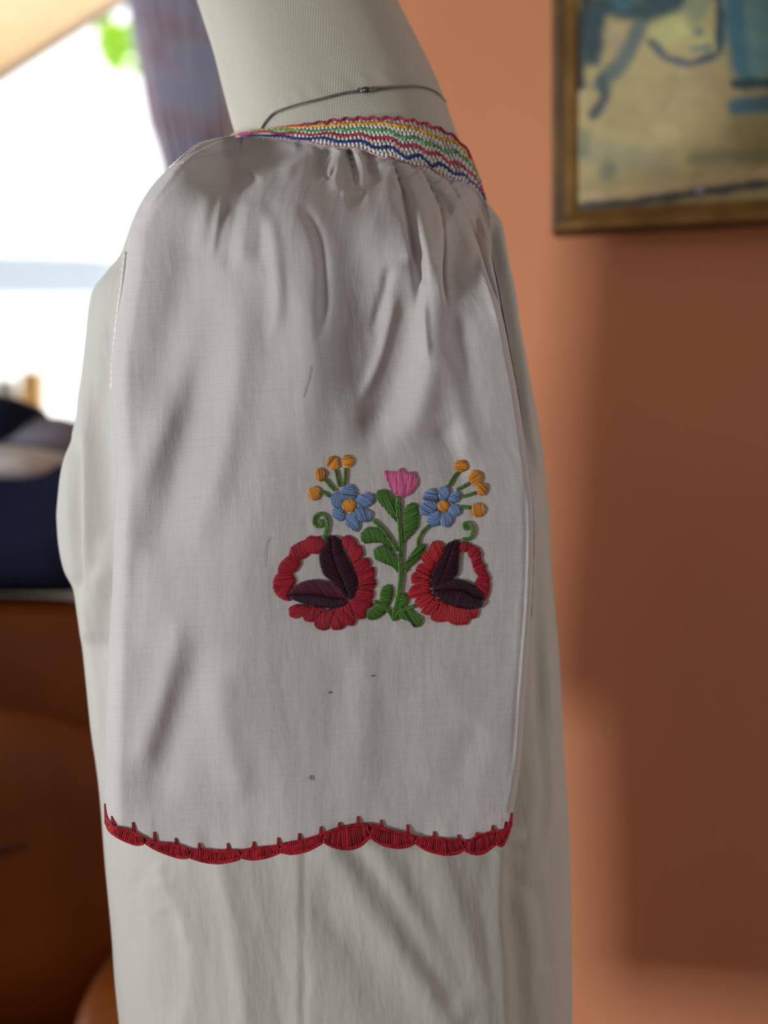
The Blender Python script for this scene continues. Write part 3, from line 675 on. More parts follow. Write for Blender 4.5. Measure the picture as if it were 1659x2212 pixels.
# far half of the band, going round behind the neck
pf = np.linspace(1048.5, 503.2, 160)[1:-1]; PF, VF = np.meshgrid(pf, vv)
zl = P(503.2, 290, YC)[2]; 
kf = np.clip((PF-776)/274., -1, 1)
Xf = P(PF, 0*PF, YC)[..., 0]; zt_ = np.interp(PF, [503.2, 1048.5], [P(503, 290, YC)[2], P(1048, 424, YC)[2]])+.010*np.sqrt(1-kf**2)
Vf = np.stack([Xf, YC+.088*np.sqrt(1-kf**2), zt_-VF*(.0025+.018*np.sqrt(1-kf**2))], -1)
Vb = np.concatenate([Vn, Vf], 1); qx, qy = proj(Vb)
nb_ = link('neckband', grid_mesh('neckband', Vb, np.stack([qx, qy], -1), close=True), M['band'], blouse)
def rope(name, pts, mat, label, parent, depth, r, step, amp=1.0, wl=19, n=7):
    """a line of short overlapping slanted stitches"""
    p = crom(pts, 6); L = length(p); k = int(L/step); c = resample(p, k*4+1); mb = MB()
    t = np.gradient(c, axis=0); t /= np.linalg.norm(t, axis=1)[:, None]; nn = np.stack([-t[:, 1], t[:, 0]], -1)
    for i in range(k):
        a = c[4*i]; e = c[min(4*i+6, len(c)-1)]; m0 = nn[4*i]
        q = np.linspace(0, 1, 5)[:, None]; s = a+(e-a)*q+m0*(r/S*.55*(.5-q))
        s[:, 1] += amp*np.sin(2*math.pi*s[:, 0]/wl)*min(1, max(.15, (a[0]-600)/120))
        off = depth+.0006*np.sin(q[:, 0]*math.pi)
        rr = r*(.62+.38*min(1, max(0, (a[0]-560)/160)))
        mb.tube(P(s[:, 0], s[:, 1], bandY(s[:, 0], s[:, 1])-off), [rr*.5, rr, rr*1.05, rr, rr*.5], n, rng.uniform())
    o = mb.build(name, mat, parent); tag(o, label); return o
rope('smocking_thread', top_rows['A'], M['s_red'], 'red scalloped thread row along the top edge of the neckband', blouse, .0021, .00085, 5, amp=2.6, wl=29)
rope('smocking_thread', top_rows['B'], M['s_yellow'], 'yellow smocking thread row', blouse, .0020, .00105, 4.2)
rope('smocking_thread', top_rows['C'], M['s_green'], 'green smocking thread row', blouse, .0020, .00105, 4.2)
rope('smocking_thread', top_rows['D'], M['s_red'], 'red smocking thread row below the green one', blouse, .0022, .00100, 4.6)
rope('smocking_thread', top_rows['E'], M['s_blue'], 'dark blue smocking thread row', blouse, .0022, .00100, 5.2)
rope('smocking_thread', top_rows['F'], M['s_pink'], 'fine pink gathering thread at the lower edge of the neckband', blouse, .0016, .00042, 4)
# the little cloth teeth of the smocking, between the thread rows
teeth = MB()
def row_y(nm, px):
    a = np.array(top_rows[nm], float); o_ = np.argsort(a[:, 0]); return np.interp(px, a[o_, 0], a[o_, 1])
for (ra, rb, off) in (('B', 'C', 0), ('C', 'D', .5), ('D', 'E', 0), ('E', 'F', .5)):
    xx = 640+off*8.5
    while xx < 1034:
        y0 = float(row_y(ra, xx)); ln = 7*float(smooth(np.array((xx-700)/180.))); y1 = float(row_y(rb, xx+ln))
        if y1-y0 > 6:
            for (bx, by, ex_, ey_) in ((xx, y0+1.5, xx+ln*.5, (y0+y1)/2+1), (xx+ln, y1-1, xx+ln*.5+.3*ln, (y0+y1)/2-3.5)):
                q = np.linspace(0, 1, 5)[:, None]; s = np.array([bx, by])+(np.array([ex_, ey_])-np.array([bx, by]))*q
                teeth.tube(P(s[:, 0], s[:, 1], bandY(s[:, 0], s[:, 1])-.0017-.0005*np.sin(q[:, 0]*math.pi)), np.array([.35, 1.0, 1.2, .9, .2])*.00092, 6, rng.uniform())
        xx += 8.5*(.72+.28*math.sqrt(max(0, 1-((xx-776)/274)**2)))
tag(teeth.build('smocking_pleat', M['white_thread'], blouse), kind='stuff')

# --- near sleeve
SL = crom([(503,296),(470,300),(430,312),(400,335),(355,372),(325,405),(300,445),(285,480),(277,505),(274,550),(268,600),(258,660),(247,740),(241,800),(243,900),(249,1000),(251,1030),(248,1080),(244,1150),(243,1250),(237,1350),(232,1450),(227,1600),(224,1700),(226,1765)], 8)
SR = crom([(1044,429),(1052,450),(1058,490),(1064,560),(1076,620),(1087,678),(1104,768),(1121,858),(1134,950),(1147,1042),(1153,1110),(1154,1185),(1150,1300),(1142,1409),(1134,1510),(1126,1633),(1118,1700),(1108,1757)], 8)
HEM = crom([(226,1765),(245,1786),(268,1792),(290,1800),(330,1820),(369,1824),(390,1829),(415,1838),(440,1837),(470,1839),(500,1838),(520,1839),(545,1834),(575,1831),(600,1828),(620,1822),(650,1817),(690,1805),(730,1790),(770,1782),(800,1783),(850,1797),(880,1803),(910,1811),(938,1812),(985,1817),(1012,1817),(1035,1806),(1064,1798),(1090,1793),(1101,1780),(1108,1757)], 6)
MR = np.array([(300,650),(420,648),(560,652),(760,640),(880,612),(950,590),(1050,566),(1150,542),(1260,520),(1350,508),(1430,508),(1500,516),(1620,570),(1720,620),(1850,650)], float)
sleeve_folds = [
 # left side: long soft troughs and ridges
 ('g', -.0075, 40, .25, .25, [(440,440),(415,560),(395,680),(365,800),(330,920)]),
 ('g', -.0075, 34, .25, .25, [(470,700),(440,830),(415,940),(378,1060),(340,1180),(320,1270)]),
 ('g', .0050, 30, .25, .25, [(500,560),(520,680),(505,820),(480,960),(450,1080),(415,1200)]),
 ('g', .0040, 24, .25, .2, [(425,620),(400,760),(360,900),(320,1000),(300,1100)]),
 ('g', -.0022, 14, .2, .3, [(500,430),(480,500),(470,580)]), ('g', .0022, 12, .2, .3, [(455,410),(440,480),(430,560)]),
 ('g', -.0020, 12, .2, .3, [(590,420),(570,500),(560,590)]), ('g', .0018, 12, .2, .3, [(540,420),(525,500),(520,590)]),
 ('g', .0042, 22, .25, .2, [(395,1300),(378,1400),(350,1500),(318,1600),(298,1690)]),
 ('g', -.0042, 30, .25, .2, [(440,1360),(420,1470),(380,1580),(345,1690),(340,1770)]),
 ('g', .0030, 24, .2, .2, [(470,1430),(480,1540),(500,1640),(530,1740)]),
 ('g', -.0022, 20, .2, .2, [(300,1180),(285,1300),(275,1420)]),
 # shoulder: flat shaded strip under the neckline and the ridge beneath it
 ('g', -.0050, 13, .15, .15, [(395,352),(425,350),(470,345),(520,338),(560,325),(600,312)]),
 ('g', .0042, 10, .45, .2, [(405,375),(440,366),(480,352),(520,349),(552,345)]),
 ('g', .0055, 13, .1, .15, [(540,388),(560,356),(585,330),(620,312),(655,308)]),
 ('g', -.0042, 11, .15, .2, [(548,372),(538,392),(520,400),(490,392)]),
 ('g', .0030, 10, .15, .3, [(690,318),(650,335),(625,362),(615,400)]),
 ('g', .0030, 6, .12, .2, [(300,450),(325,432),(355,398),(385,360),(405,340)]), ('g', -.0035, 10, .15, .2, [(290,452),(312,425),(338,392),(366,362)]),
 # sunken sheer middle
 ('g', -.0085, 46, .2, .25, [(700,380),(745,480),(780,600),(800,720),(790,840),(755,930)]),
 ('g', .0035, 30, .25, .25, [(650,560),(668,680),(676,800),(668,920),(650,1010)]),
 ('g', -.0065, 26, .25, .25, [(888,560),(885,660),(872,760),(845,850),(800,930),(750,990)]),
 ('g', .0060, 24, .2, .35, [(935,560),(938,680),(936,780),(918,860),(890,930),(850,1000)]),
 ('g', -.0030, 22, .25, .3, [(985,640),(1000,760),(1010,860),(1030,960)]), ('g', .0030, 18, .25, .3, [(968,730),(985,830),(1005,930),(1020,1020)]),
 ('g', -.0028, 26, .25, .3, [(950,900),(975,980),(1000,1060)]),
 # gathers under the band
 ('g', -.0050, 8, .02, .3, [(718,318),(702,342),(694,368),(702,392)]), ('g', .0036, 9, .02, .3, [(735,322),(728,356),(726,392),(742,420)]),
 ('g', -.0050, 5, .02, .35, [(752,322),(762,350),(770,385),(768,410)]), ('g', .0045, 8, .02, .3, [(775,326),(786,352),(788,384),(780,412)]),
 ('g', -.0030, 6, .02, .4, [(795,326),(805,360),(812,392)]), ('g', .0035, 13, .02, .4, [(822,336),(835,380),(842,430),(846,490)]),
 ('g', -.0030, 14, .3, .3, [(742,432),(770,426),(795,432)]), ('g', .0022, 6, .2, .2, [(735,412),(760,420),(785,416)]),
 ('S', .0075, 5, .02, .12, [(842,343),(858,385),(872,425),(884,480),(890,530),(893,575)]),
 ('g', -.0075, 9, .1, .25, [(862,400),(882,460),(893,515),(903,560),(910,620),(906,690)]),
 ('g', .0062, 14, .02, .3, [(862,345),(888,392),(905,440),(918,500),(928,560),(932,640)]),
 ('S', .0058, 5, .02, .2, [(905,366),(930,410),(950,455),(957,520),(955,590),(964,670)]),
 ('g', -.0036, 14, .1, .3, [(925,400),(968,470),(975,560),(980,660)]),
 ('g', .0050, 10, .02, .3, [(925,362),(955,405),(985,450),(1010,510),(1030,580)]),
 ('S', .0060, 4, .02, .2, [(955,381),(985,425),(1012,478),(1036,535),(1052,590),(1075,660),(1098,740)]),
 ('g', .0045, 8, .02, .3, [(978,390),(1008,430),(1032,480),(1050,540)]),
 ('g', -.0055, 4.2, .22, .15, [(843,345),(860,385),(873,425),(884,480),(891,530),(896,575)]), ('g', -.0050, 4.0, .22, .2, [(906,366),(931,410),(951,455),(958,520),(956,590),(965,670)]),
 ('g', -.0050, 4.0, .22, .2, [(956,381),(986,425),(1013,478),(1037,535),(1053,590),(1076,660),(1099,740)]), ('g', -.0040, 4.0, .22, .2, [(984,392),(1008,430),(1028,475),(1044,520)]),
 ('g', -.0040, 3.6, .15, .3, [(752,320),(758,345),(766,372),(770,398)]), ('g', -.0035, 3.6, .15, .3, [(778,322),(792,352),(800,385)]), ('g', -.0032, 3, .2, .3, [(724,326),(712,350),(704,372),(712,384),(722,366),(724,345)]),
 ('g', .0030, 12, .2, .3, [(560,420),(590,520),(600,640),(590,760)]), ('g', -.0026, 9, .25, .3, [(520,420),(500,520),(490,600)]), ('g', .0022, 7, .25, .3, [(485,410),(470,480),(455,570)]),
 ('g', -.0030, 10, .2, .3, [(640,420),(690,520),(700,640),(690,760)]), ('g', .0026, 9, .25, .3, [(860,620),(840,700),(815,790),(770,880)]), ('g', -.0022, 8, .25, .3, [(845,560),(828,640),(800,730)]),
 ('g', .0040, 7, .1, .25, [(915,600),(914,660),(918,720),(925,790)]), ('S', .0045, 4, .02, .3, [(1002,396),(1025,430),(1044,475),(1058,530)]),
 # lower right: faint vertical undulation
 ('g', .0014, 28, .2, .2, [(792,1360),(785,1470),(780,1580),(778,1700),(770,1780)]), ('g', -.0012, 30, .2, .2, [(735,1400),(730,1520),(735,1640)]),
 ('g', -.0013, 32, .2, .2, [(840,1480),(850,1600),(860,1700)]), ('g', .0011, 28, .2, .2, [(960,1400),(965,1480),(1000,1560),(960,1640),(940,1740)]),
 ('g', -.0013, 26, .2, .2, [(1040,1560),(1000,1620),(970,1700)]), ('g', .0012, 26, .2, .2, [(1080,1500),(1060,1600),(1040,1700),(1030,1790)]),
 ('g', .0007, 6, .15, .15, [(1142,1000),(1147,1110),(1147,1185),(1143,1300),(1135,1409),(1127,1510),(1119,1633),(1110,1710)]),
 ('g', -.0010, 4, .15, .15, [(1132,1000),(1137,1110),(1137,1185),(1133,1300),(1125,1409),(1117,1510),(1109,1633),(1100,1710)]),
 # small scallops in the hem
 ('g', .0011, 16, .9, .05, [(415,1760),(415,1838)]), ('g', -.0009, 16, .9, .05, [(455,1770),(455,1840)]), ('g', .0009, 14, .9, .05, [(520,1770),(520,1840)]),
 ('g', .0009, 14, .9, .05, [(312,1740),(318,1812)]), ('g', -.0009, 13, .9, .05, [(910,1740),(912,1810)]), ('g', .0009, 12, .9, .05, [(962,1750),(965,1816)]), ('g', .0009, 13, .9, .05, [(1008,1750),(1012,1817)]),
]
bbp = bb[1:]
def sleeveY(px, py, edge=True):
    px = np.asarray(px, float); py = np.asarray(py, float); shp = px.shape; px = px.ravel(); py = py.ravel()
    q = np.interp(py, MR[:, 0], MR[:, 1])-px
    sp = lambda x, w: w*np.log1p(np.exp(np.clip(x/w, -30, 30)))
    k1 = np.interp(py, [300, 500, 1350, 1650, 1850], [.20, .33, .32, .17, .10])
    Y = .004+S*(k1*sp(q, 13)+.10*sp(-q, 20))
    if edge:
        dl = poly_dist(px, py, SL[::3])[0]; R = 42.; c = np.clip(1-dl/R, 0, 1); Y = Y+.026*(1-np.sqrt(np.maximum(0, 1-c*c)))
        dr = poly_dist(px, py, SR[::3])[0]; R = 16.; c = np.clip(1-dr/R, 0, 1); Y = Y+.014*(1-np.sqrt(np.maximum(0, 1-c*c)))
    dt = poly_dist(px, py, bbp)[0]
    w = np.exp(-(dt/105.)**1.7)
    F = folds(px, py, sleeve_folds)
    Y = Y*(1-w)+(bandY(px, np.minimum(py, botY(px)), .93)-.0005)*w
    Y = Y-F*(1-.5*np.exp(-(dt/8.)**2))
    # extra depth towards the shoulder line
    return Y.reshape(shp)
NCOL, NROW = 300, 520
top_c = resample(bb, NCOL); hem_c = resample(HEM, NCOL); lc = resample(SL, NROW); rc = resample(SR, NROW)
a = np.linspace(0, 1, NCOL)[None, :, None]; b = np.linspace(0, 1, NROW)[:, None, None]
# let the left side run ahead so the rows hang level over most of the sleeve
G = (1-a)*lc[:, None]+a*rc[:, None]+(1-b)*top_c[None]+b*hem_c[None]-((1-a)*(1-b)*lc[0]+a*(1-b)*rc[0]+(1-a)*b*lc[-1]+a*b*rc[-1])
gx, gy = G[..., 0], G[..., 1]
Yf = sleeveY(gx, gy)
front = P(gx, gy, Yf)
# back layer of the sleeve, lying against the body
cols = np.linspace(NCOL-1, 0, 46).astype(int)[1:-1]
bx, by = gx[:, cols], gy[:, cols]
tcol = np.linspace(1, 0, 46)[1:-1][None]
hump = np.sqrt(np.clip(1-(2*tcol-1)**2, 0, 1))
Ye = np.where(tcol > .5, Yf[:, -1:], Yf[:, :1])
Yback = np.maximum(Ye+(.071-Ye)*np.minimum(1, hump*1.6), Yf[:, cols]+.002)
Yback = np.minimum(Yback, np.maximum(.0715, Yf[:, cols]+.002))
back = P(bx, by, Yback)
Vs = np.concatenate([front, back], 1)
dd_ = np.linalg.norm(np.diff(Vs, axis=1), axis=2); uu_ = np.concatenate([np.zeros((NROW, 1)), np.cumsum(dd_, 1)], 1)/S
uu_ = uu_-uu_[:, 170:171]
uvs = np.stack([uu_, np.concatenate([gy, by], 1)], -1)
link('sleeve', grid_mesh('sleeve', Vs, uvs, close=True), M['sleeve'], blouse)
def ON(px, py, off=.0): return P(px, py, sleeveY(px, py)-off)

# --- far sleeve, mirrored through the body
fs = Vs[::6, ::4].copy(); fs[..., 1] = 2*YC-fs[..., 1]
o = link('sleeve', grid_mesh('sleeve', fs[:, ::-1], uvs[::6, ::4][:, ::-1], close=True), M['sleeve'], blouse)

# --- white piping along the shoulder seam and the raw armhole edge
def cord(name, pts, r, mat, Yfun, parent, twist=False, label=None):
    p = resample(crom(pts, 6), int(length(pts)/3)+3); mb = MB()
    Yv = Yfun(p[:, 0], p[:, 1])
    mb.tube(P(p[:, 0], p[:, 1], Yv), r*(1+.25*np.sin(np.arange(len(p))*1.9)), 7, .5); o = mb.build(name, mat, parent)
    if label: tag(o, label)
    return o
cord('shoulder_seam', [(507,294),(470,300),(430,311),(400,333),(356,371)], .00075, M['white_thread'], lambda x, y: sleeveY(x, y)-.001, blouse, label='white stitched seam along the shoulder edge')
cord('shoulder_seam', [(505,300),(472,307),(436,322),(408,341),(395,352)], .00050, M['white_thread'], lambda x, y: sleeveY(x, y)-.001, blouse, label='second white stitch line inside the shoulder edge')
def bodY(x, y): return np.interp(y, [545, 700, 830], [.150, .125, .110])
p = np.array([(270,546),(264,600),(256,660),(248,730),(243,790),(241,840)], float); pr = resample(crom(p, 6), 60)
from mathutils.bvhtree import BVHTree
sb_ = bod_V[::2, ::4]; nr_, nc_ = sb_.shape[:2]
bbv = BVHTree.FromPolygons([Vector(v) for v in sb_.reshape(-1, 3)], [(i*nc_+j, i*nc_+(j+1) % nc_, (i+1)*nc_+(j+1) % nc_, (i+1)*nc_+j) for i in range(nr_-1) for j in range(nc_)])
def bodY(px, py):
    out = []
    for x, y in zip(px, py):
        o_ = Vector((0, -1, CZ)); h_ = bbv.ray_cast(o_, (Vector(P(x, y, 0))-o_).normalized()); out.append(h_[0].y if h_[0] is not None else np.nan)
    out = np.array(out); ok = ~np.isnan(out); return np.interp(np.arange(len(out)), np.arange(len(out))[ok], out[ok])
by_ = bodY(pr[:, 0]+1, pr[:, 1])-.0006
mb = MB(); mb.tube(P(pr[:, 0]+1, pr[:, 1], by_), .0010+.0004*np.sin(np.arange(60)*2.1), 7, .9)
for i in range(0, 44): mb.tube([P(pr[i, 0]-2, pr[i, 1], by_[i]), P(pr[i, 0]-2-rng.uniform(1, 7), pr[i, 1]+rng.normal(0, 4), by_[i]-.0005)], .00012, 4, .9)
mb.build('armhole_edge', M['white_thread'], blouse)

# --- thread filled shapes
def clip_line(poly, o, d):
    """intervals of the line o + t d inside the polygon"""
    ts = []; n = len(poly)
    for i in range(n):
        a = poly[i]; e = poly[(i+1) % n]-a; den = d[0]*e[1]-d[1]*e[0]
        if abs(den) < 1e-9: continue
        w = a-o; t = (w[0]*e[1]-w[1]*e[0])/den; s = (w[0]*d[1]-w[1]*d[0])/den
        if 0 <= s < 1: ts.append(t)
    ts.sort(); return [(ts[i], ts[i+1]) for i in range(0, len(ts)-1, 2)]
def crop(pts): return np.array([(570+x/3.13, 960+y/3.13) for x, y in pts], float)
def closed(poly, k=4):
    p = np.asarray(poly, float); q = np.vstack([p[-1], p, p[0], p[1]]); out = []
    for i in range(1, len(q)-2):
        t = np.linspace(0, 1, k, endpoint=False)[:, None]; a, b, c, d = q[i-1], q[i], q[i+1], q[i+2]
        # softened so corners stay inside
        cr2 = .5*((2*b)+(-a+c)*t+(2*a-5*b+4*c-d)*t**2+(-a+3*b-3*c+d)*t**3); out.append(.6*cr2+.4*(b+(c-b)*t))
    return np.vstack(out)
def satin(poly, ang, pitch=3.0, lift=.0007, base=.0003, fan=0.):
    """satin stitches: parallel raised threads across a polygon. ang in degrees, 0 = horizontal, + = down to the right"""
    mb = MB(); poly = closed(poly); a = math.radians(ang); d = np.array([math.cos(a), math.sin(a)]); n = np.array([-d[1], d[0]])
    c = poly.mean(0); k = ((poly-c)@n); lo, hi = k.min(), k.max(); m = max(3, int(round((hi-lo)/pitch)))
    r = (hi-lo)/m*S*.50
    ext = hi-lo
    cc_ = np.vstack([c, c+(poly-c)*.5, c+(poly-c)*.93]); npn = len(poly)       # dark ground between the threads
    mb.add(ON(cc_[:, 0], cc_[:, 1], base+.0001), [(0, 1+i, 1+(i+1) % npn) for i in range(npn)]+[(1+i, 1+npn+i, 1+npn+(i+1) % npn, 1+(i+1) % npn) for i in range(npn)], -.2)
    for i in range(m):
        off = lo+(i+.5)*(hi-lo)/m
        dd = d
        if fan:
            a2 = a+math.radians(fan)*(off/(ext/2)); dd = np.array([math.cos(a2), math.sin(a2)])
        for (t0, t1) in clip_line(poly, c+n*off, dd):
            if t1-t0 < 2.2: continue
            t0 -= rng.uniform(0, .9); t1 += rng.uniform(0, .9)
            q = np.linspace(0, 1, 7); s = (c+n*off)[None]+dd[None]*(t0+(t1-t0)*q)[:, None]
            s = s+n[None]*(rng.normal(0, .18)+.35*np.sin(q*6+rng.uniform(0, 6)))[:, None]
            arch = base+lift*np.sin(np.clip(q, .02, .98)*math.pi)**.5*min(1, (t1-t0)/14)
            edge = .0003*(1-(off/(ext/2))**2)
            mb.tube(ON(s[:, 0], s[:, 1], arch+edge), r*np.array([.55, .95, 1, 1, 1, .95, .55]), 6, float(np.clip(rng.normal(.5, .22), 0, 1)))
    return mb
def shape(name, poly, ang, mat, parent, raw=False, **k):
    return satin(poly if raw else crop(poly), ang, **k).build(name, M[mat], parent)
def chain_stitch(name, pts, mat, parent, r=.00062, step=4.6, raw=False, close_w=1.0, label=None):
    p = crom(pts if raw else crop(pts), 6); L = length(p); k = max(2, int(L/step)); c = resample(p, k*4+1); mb = MB()
    t = np.gradient(c, axis=0); t /= np.linalg.norm(t, axis=1)[:, None]+1e-9; nn = np.stack([-t[:, 1], t[:, 0]], -1)
    for i in range(k):
        for sgn in (-1, 1):
            j0, j1 = 4*i, min(4*i+7, len(c)-1); idx = np.linspace(j0, j1, 5).astype(int)
            q = np.linspace(0, 1, 5); s = c[idx]+nn[idx]*(sgn*2.0*close_w*np.sin(q*math.pi))[:, None]
            mb.tube(ON(s[:, 0], s[:, 1], .0006+.0004*q+.0002*(sgn > 0)), r*np.array([.6, .95, 1.05, .95, .6]), 6, float(np.clip(rng.normal(.5, .22), 0, 1)))
    o = mb.build(name, M[mat], parent)
    if label: tag(o, label)
    return o
def ell(cx, cy, rx, ry, n=12, wob=.06):
    a = np.arange(n)*2*math.pi/n; return [(cx+rx*math.cos(t)*(1+rng.uniform(-wob, wob)), cy+ry*math.sin(t)*(1+rng.uniform(-wob, wob))) for t in a]

def flower_empty(name, cx, cy, label):
    p = crop([(cx, cy)])[0]; e = empty(name, tuple(ON(p[:1], p[1:])[0]), blouse); e['label'] = label; return e
# buds with their stalks
buds = [((467,125,44,47),125,[(484,172),(495,230),(512,287)]),((566,113,42,44),172,[(550,160),(549,220),(540,278)]),((380,204,38,46),78,[(408,232),(440,270),(478,314)]),((341,330,42,48),62,[(378,315),(410,330),(445,352)]),
        ((1333,145,52,42),8,[(1315,184),(1280,225),(1247,284)]),((1431,225,50,52),145,[(1388,260),(1345,285),(1303,307)]),((1473,303,38,44),48,[(1434,325),(1385,342),(1333,355)]),((1446,445,47,50),78,[(1402,430),(1360,425),(1322,420)])]
for (e_, ang, st) in buds:
    o = shape('embroidered_bud', ell(*e_), ang, 'orange', blouse, pitch=3.1)
    chain_stitch('bud_stalk', st, 'green', o, r=.00058, close_w=.8)
# blue flowers
fl = flower_empty('embroidered_flower', 580, 425, 'blue six-petalled flower on the left with orange centre')
for poly, ang in [([(512,340),(526,292),(568,268),(612,280),(632,320),(627,368),(575,370),(535,372)],6), ([(612,378),(640,345),(690,325),(735,335),(750,365),(735,400),(690,428),(635,422)],32),
                  ([(612,432),(660,425),(722,450),(730,490),(717,520),(670,526),(630,515),(602,462)],72), ([(598,470),(640,520),(650,560),(622,592),(580,565),(550,535),(548,500),(572,468)],52),
                  ([(528,438),(545,465),(550,495),(540,515),(500,516),(465,492),(456,450),(470,430)],22), ([(455,342),(490,320),(528,328),(538,370),(525,402),(530,437),(480,432),(455,400),(446,365)],82)]:
    shape('petal', poly, ang, 'blue', fl, pitch=3.0)
shape('flower_center', ell(573,413,47,47), 70, 'orange', fl, pitch=2.9, base=.0007)
fl = flower_empty('embroidered_flower', 1190, 420, 'blue seven-petalled flower on the right with orange centre')
for poly, ang in [([(1175,322),(1190,290),(1220,279),(1252,295),(1260,330),(1242,367),(1215,382),(1190,367)],60), ([(1255,347),(1285,318),(1322,325),(1331,355),(1305,392),(1265,402),(1248,382)],22),
                  ([(1250,410),(1300,405),(1330,430),(1326,470),(1290,488),(1255,467),(1243,440)],62), ([(1205,462),(1240,450),(1277,480),(1276,525),(1240,562),(1203,547),(1188,500)],72),
                  ([(1188,450),(1195,480),(1200,520),(1180,550),(1130,553),(1098,525),(1110,480),(1150,455)],14), ([(1177,400),(1182,430),(1150,462),(1100,480),(1060,472),(1047,430),(1070,396),(1120,390)],32),
                  ([(1073,355),(1090,313),(1130,297),(1165,310),(1182,345),(1182,387),(1130,392),(1080,387)],8)]:
    shape('petal', poly, ang, 'blue', fl, pitch=3.0)
shape('flower_center', ell(1213,417,40,39), 60, 'orange', fl, pitch=2.9, base=.0007)
# tulip
fl = flower_empty('embroidered_tulip', 925, 260, 'pink tulip at the top of the embroidered sprig')
for poly, ang in [([(808,180),(860,184),(895,190),(900,260),(905,345),(880,335),(850,290),(828,230)],80), ([(896,188),(915,165),(932,158),(955,185),(968,192),(965,260),(950,352),(925,357),(905,345),(898,260)],84), ([(966,190),(1020,188),(1035,230),(1028,290),(990,335),(950,350),(964,260)],96)]:
    shape('petal', poly, ang, 'pink', fl, pitch=2.9)
# stems
chain_stitch('embroidered_stem', [(912,352),(906,440),(914,520),(922,600),(925,680),(920,780),(925,880),(916,970),(900,1060),(885,1120),(875,1190)], 'green', blouse, r=.00075, step=5, close_w=1.25, label='tall central chain-stitched stem')
chain_stitch('embroidered_stem', [(735,508),(790,560),(830,610),(865,665),(905,718)], 'green', blouse, r=.0007, label='stem running down from the left blue flower')
chain_stitch('embroidered_stem', [(1120,545),(1072,590),(1045,640),(1040,680)], 'green', blouse, r=.0006, close_w=.8, label='stem running down from the right blue flower')
chain_stitch('embroidered_stem', [(738,1060),(790,1090),(840,1120),(878,1185)], 'green', blouse, r=.0007)
chain_stitch('embroidered_stem', [(1022,1090),(960,1112),(905,1148),(880,1190)], 'green', blouse, r=.0007)
# tendrils
chain_stitch('embroidered_tendril', [(400,640),(420,585),(427,525),(408,482),(375,468),(345,488),(338,525),(360,555),(388,548),(388,522),(370,518)], 'green', blouse, r=.00068, step=4, close_w=.9, label='curled green tendril above the left red flower')
chain_stitch('embroidered_tendril', [(1338,642),(1385,638),(1410,600),(1408,560),(1385,530),(1355,536),(1358,566),(1382,570)], 'green', blouse, r=.00068, step=4, close_w=.9, label='curled green tendril above the right red flower')
# leaves
for poly, ang in [([(762,315),(800,303),(845,315),(872,355),(888,420),(908,535),(870,500),(820,440),(775,390),(757,350)],66), ([(880,400),(905,350),(925,355),(928,450),(918,545),(900,500)],72),
                  ([(1005,395),(1040,405),(1048,470),(1040,560),(990,620),(940,665),(935,600),(945,530),(943,450),(970,408)],-24), ([(655,600),(690,562),(740,560),(800,580),(832,640),(905,722),(850,705),(790,665),(730,665),(680,672),(655,640)],70),
                  ([(742,710),(790,680),(840,690),(880,740),(912,800),(932,888),(870,830),(800,800),(752,775),(742,740)],66), ([(1097,680),(1075,735),(1040,780),(990,825),(942,875),(955,800),(990,745),(1030,690),(1065,673)],-40),
                  ([(800,962),(835,948),(870,965),(868,1030),(840,1092),(805,1102),(783,1070),(785,1010)],8), ([(697,1130),(750,1095),(810,1078),(838,1110),(800,1152),(745,1186),(705,1182),(693,1155)],36),
                  ([(922,1015),(950,1003),(976,1025),(975,1060),(950,1097),(898,1112),(912,1060)],10), ([(898,1100),(960,1093),(1010,1130),(1060,1168),(1070,1205),(1050,1232),(1010,1237),(985,1200),(940,1182),(900,1165)],58)]:
    shape('embroidered_leaf', poly, ang, 'green', blouse, pitch=3.1)
# big red flowers
def radial(poly, c):
    m = np.mean(np.array(poly, float), 0); return math.degrees(math.atan2(m[1]-c[1], m[0]-c[0]))
fl = flower_empty('embroidered_poppy', 400, 930, 'large red and aubergine flower at lower left of the sprig')
for poly in [[(400,643),(412,700),(368,742),(325,738),(300,738),(268,700),(275,650),(305,618),(350,625),(375,618)], [(277,648),(304,738),(270,772),(235,778),(172,750),(180,700),(220,668)], [(173,748),(247,782),(242,822),(200,872),(98,870),(98,820),(130,778)],
             [(98,868),(192,870),(217,920),(190,962),(62,952),(68,900)], [(62,948),(187,958),(166,1010),(177,1057),(130,1052),(78,1012)]]:
    shape('petal', poly, radial(poly, (300, 890)), 'red', fl, pitch=3.0)
for poly in [[(530,630),(565,612),(612,640),(627,680),(595,722),(560,727),(528,680)], [(567,718),(620,678),(662,688),(670,740),(632,782),(588,792)], [(588,792),(640,773),(702,765),(724,810),(692,852),(640,862),(603,837)],
             [(604,850),(690,838),(747,828),(747,890),(702,912),(628,912)], [(626,908),(700,898),(752,905),(760,950),(722,982),(638,972)], [(628,973),(700,973),(742,990),(737,1040),(692,1062),(618,1022),(608,1000)],
             [(608,1018),(680,1048),(737,1060),(732,1100),(692,1107),(618,1072),(588,1045)], [(588,1048),(640,1083),(692,1108),(687,1170),(640,1182),(598,1132),(573,1060)], [(573,1058),(600,1130),(622,1190),(602,1227),(560,1222),(533,1170),(538,1090)],
             [(537,1088),(542,1150),(547,1220),(520,1252),(463,1252),(448,1200),(478,1118)], [(472,1108),(452,1200),(442,1240),(400,1260),(353,1242),(338,1200),(388,1128)], [(402,1103),(352,1180),(320,1202),(273,1192),(263,1160),(308,1108),(350,1088)],
             [(312,1098),(272,1150),(215,1177),(173,1162),(168,1110),(208,1083),(270,1083)]]:
    shape('petal', poly, radial(poly, (440, 940))-8, 'red', fl, pitch=3.1)
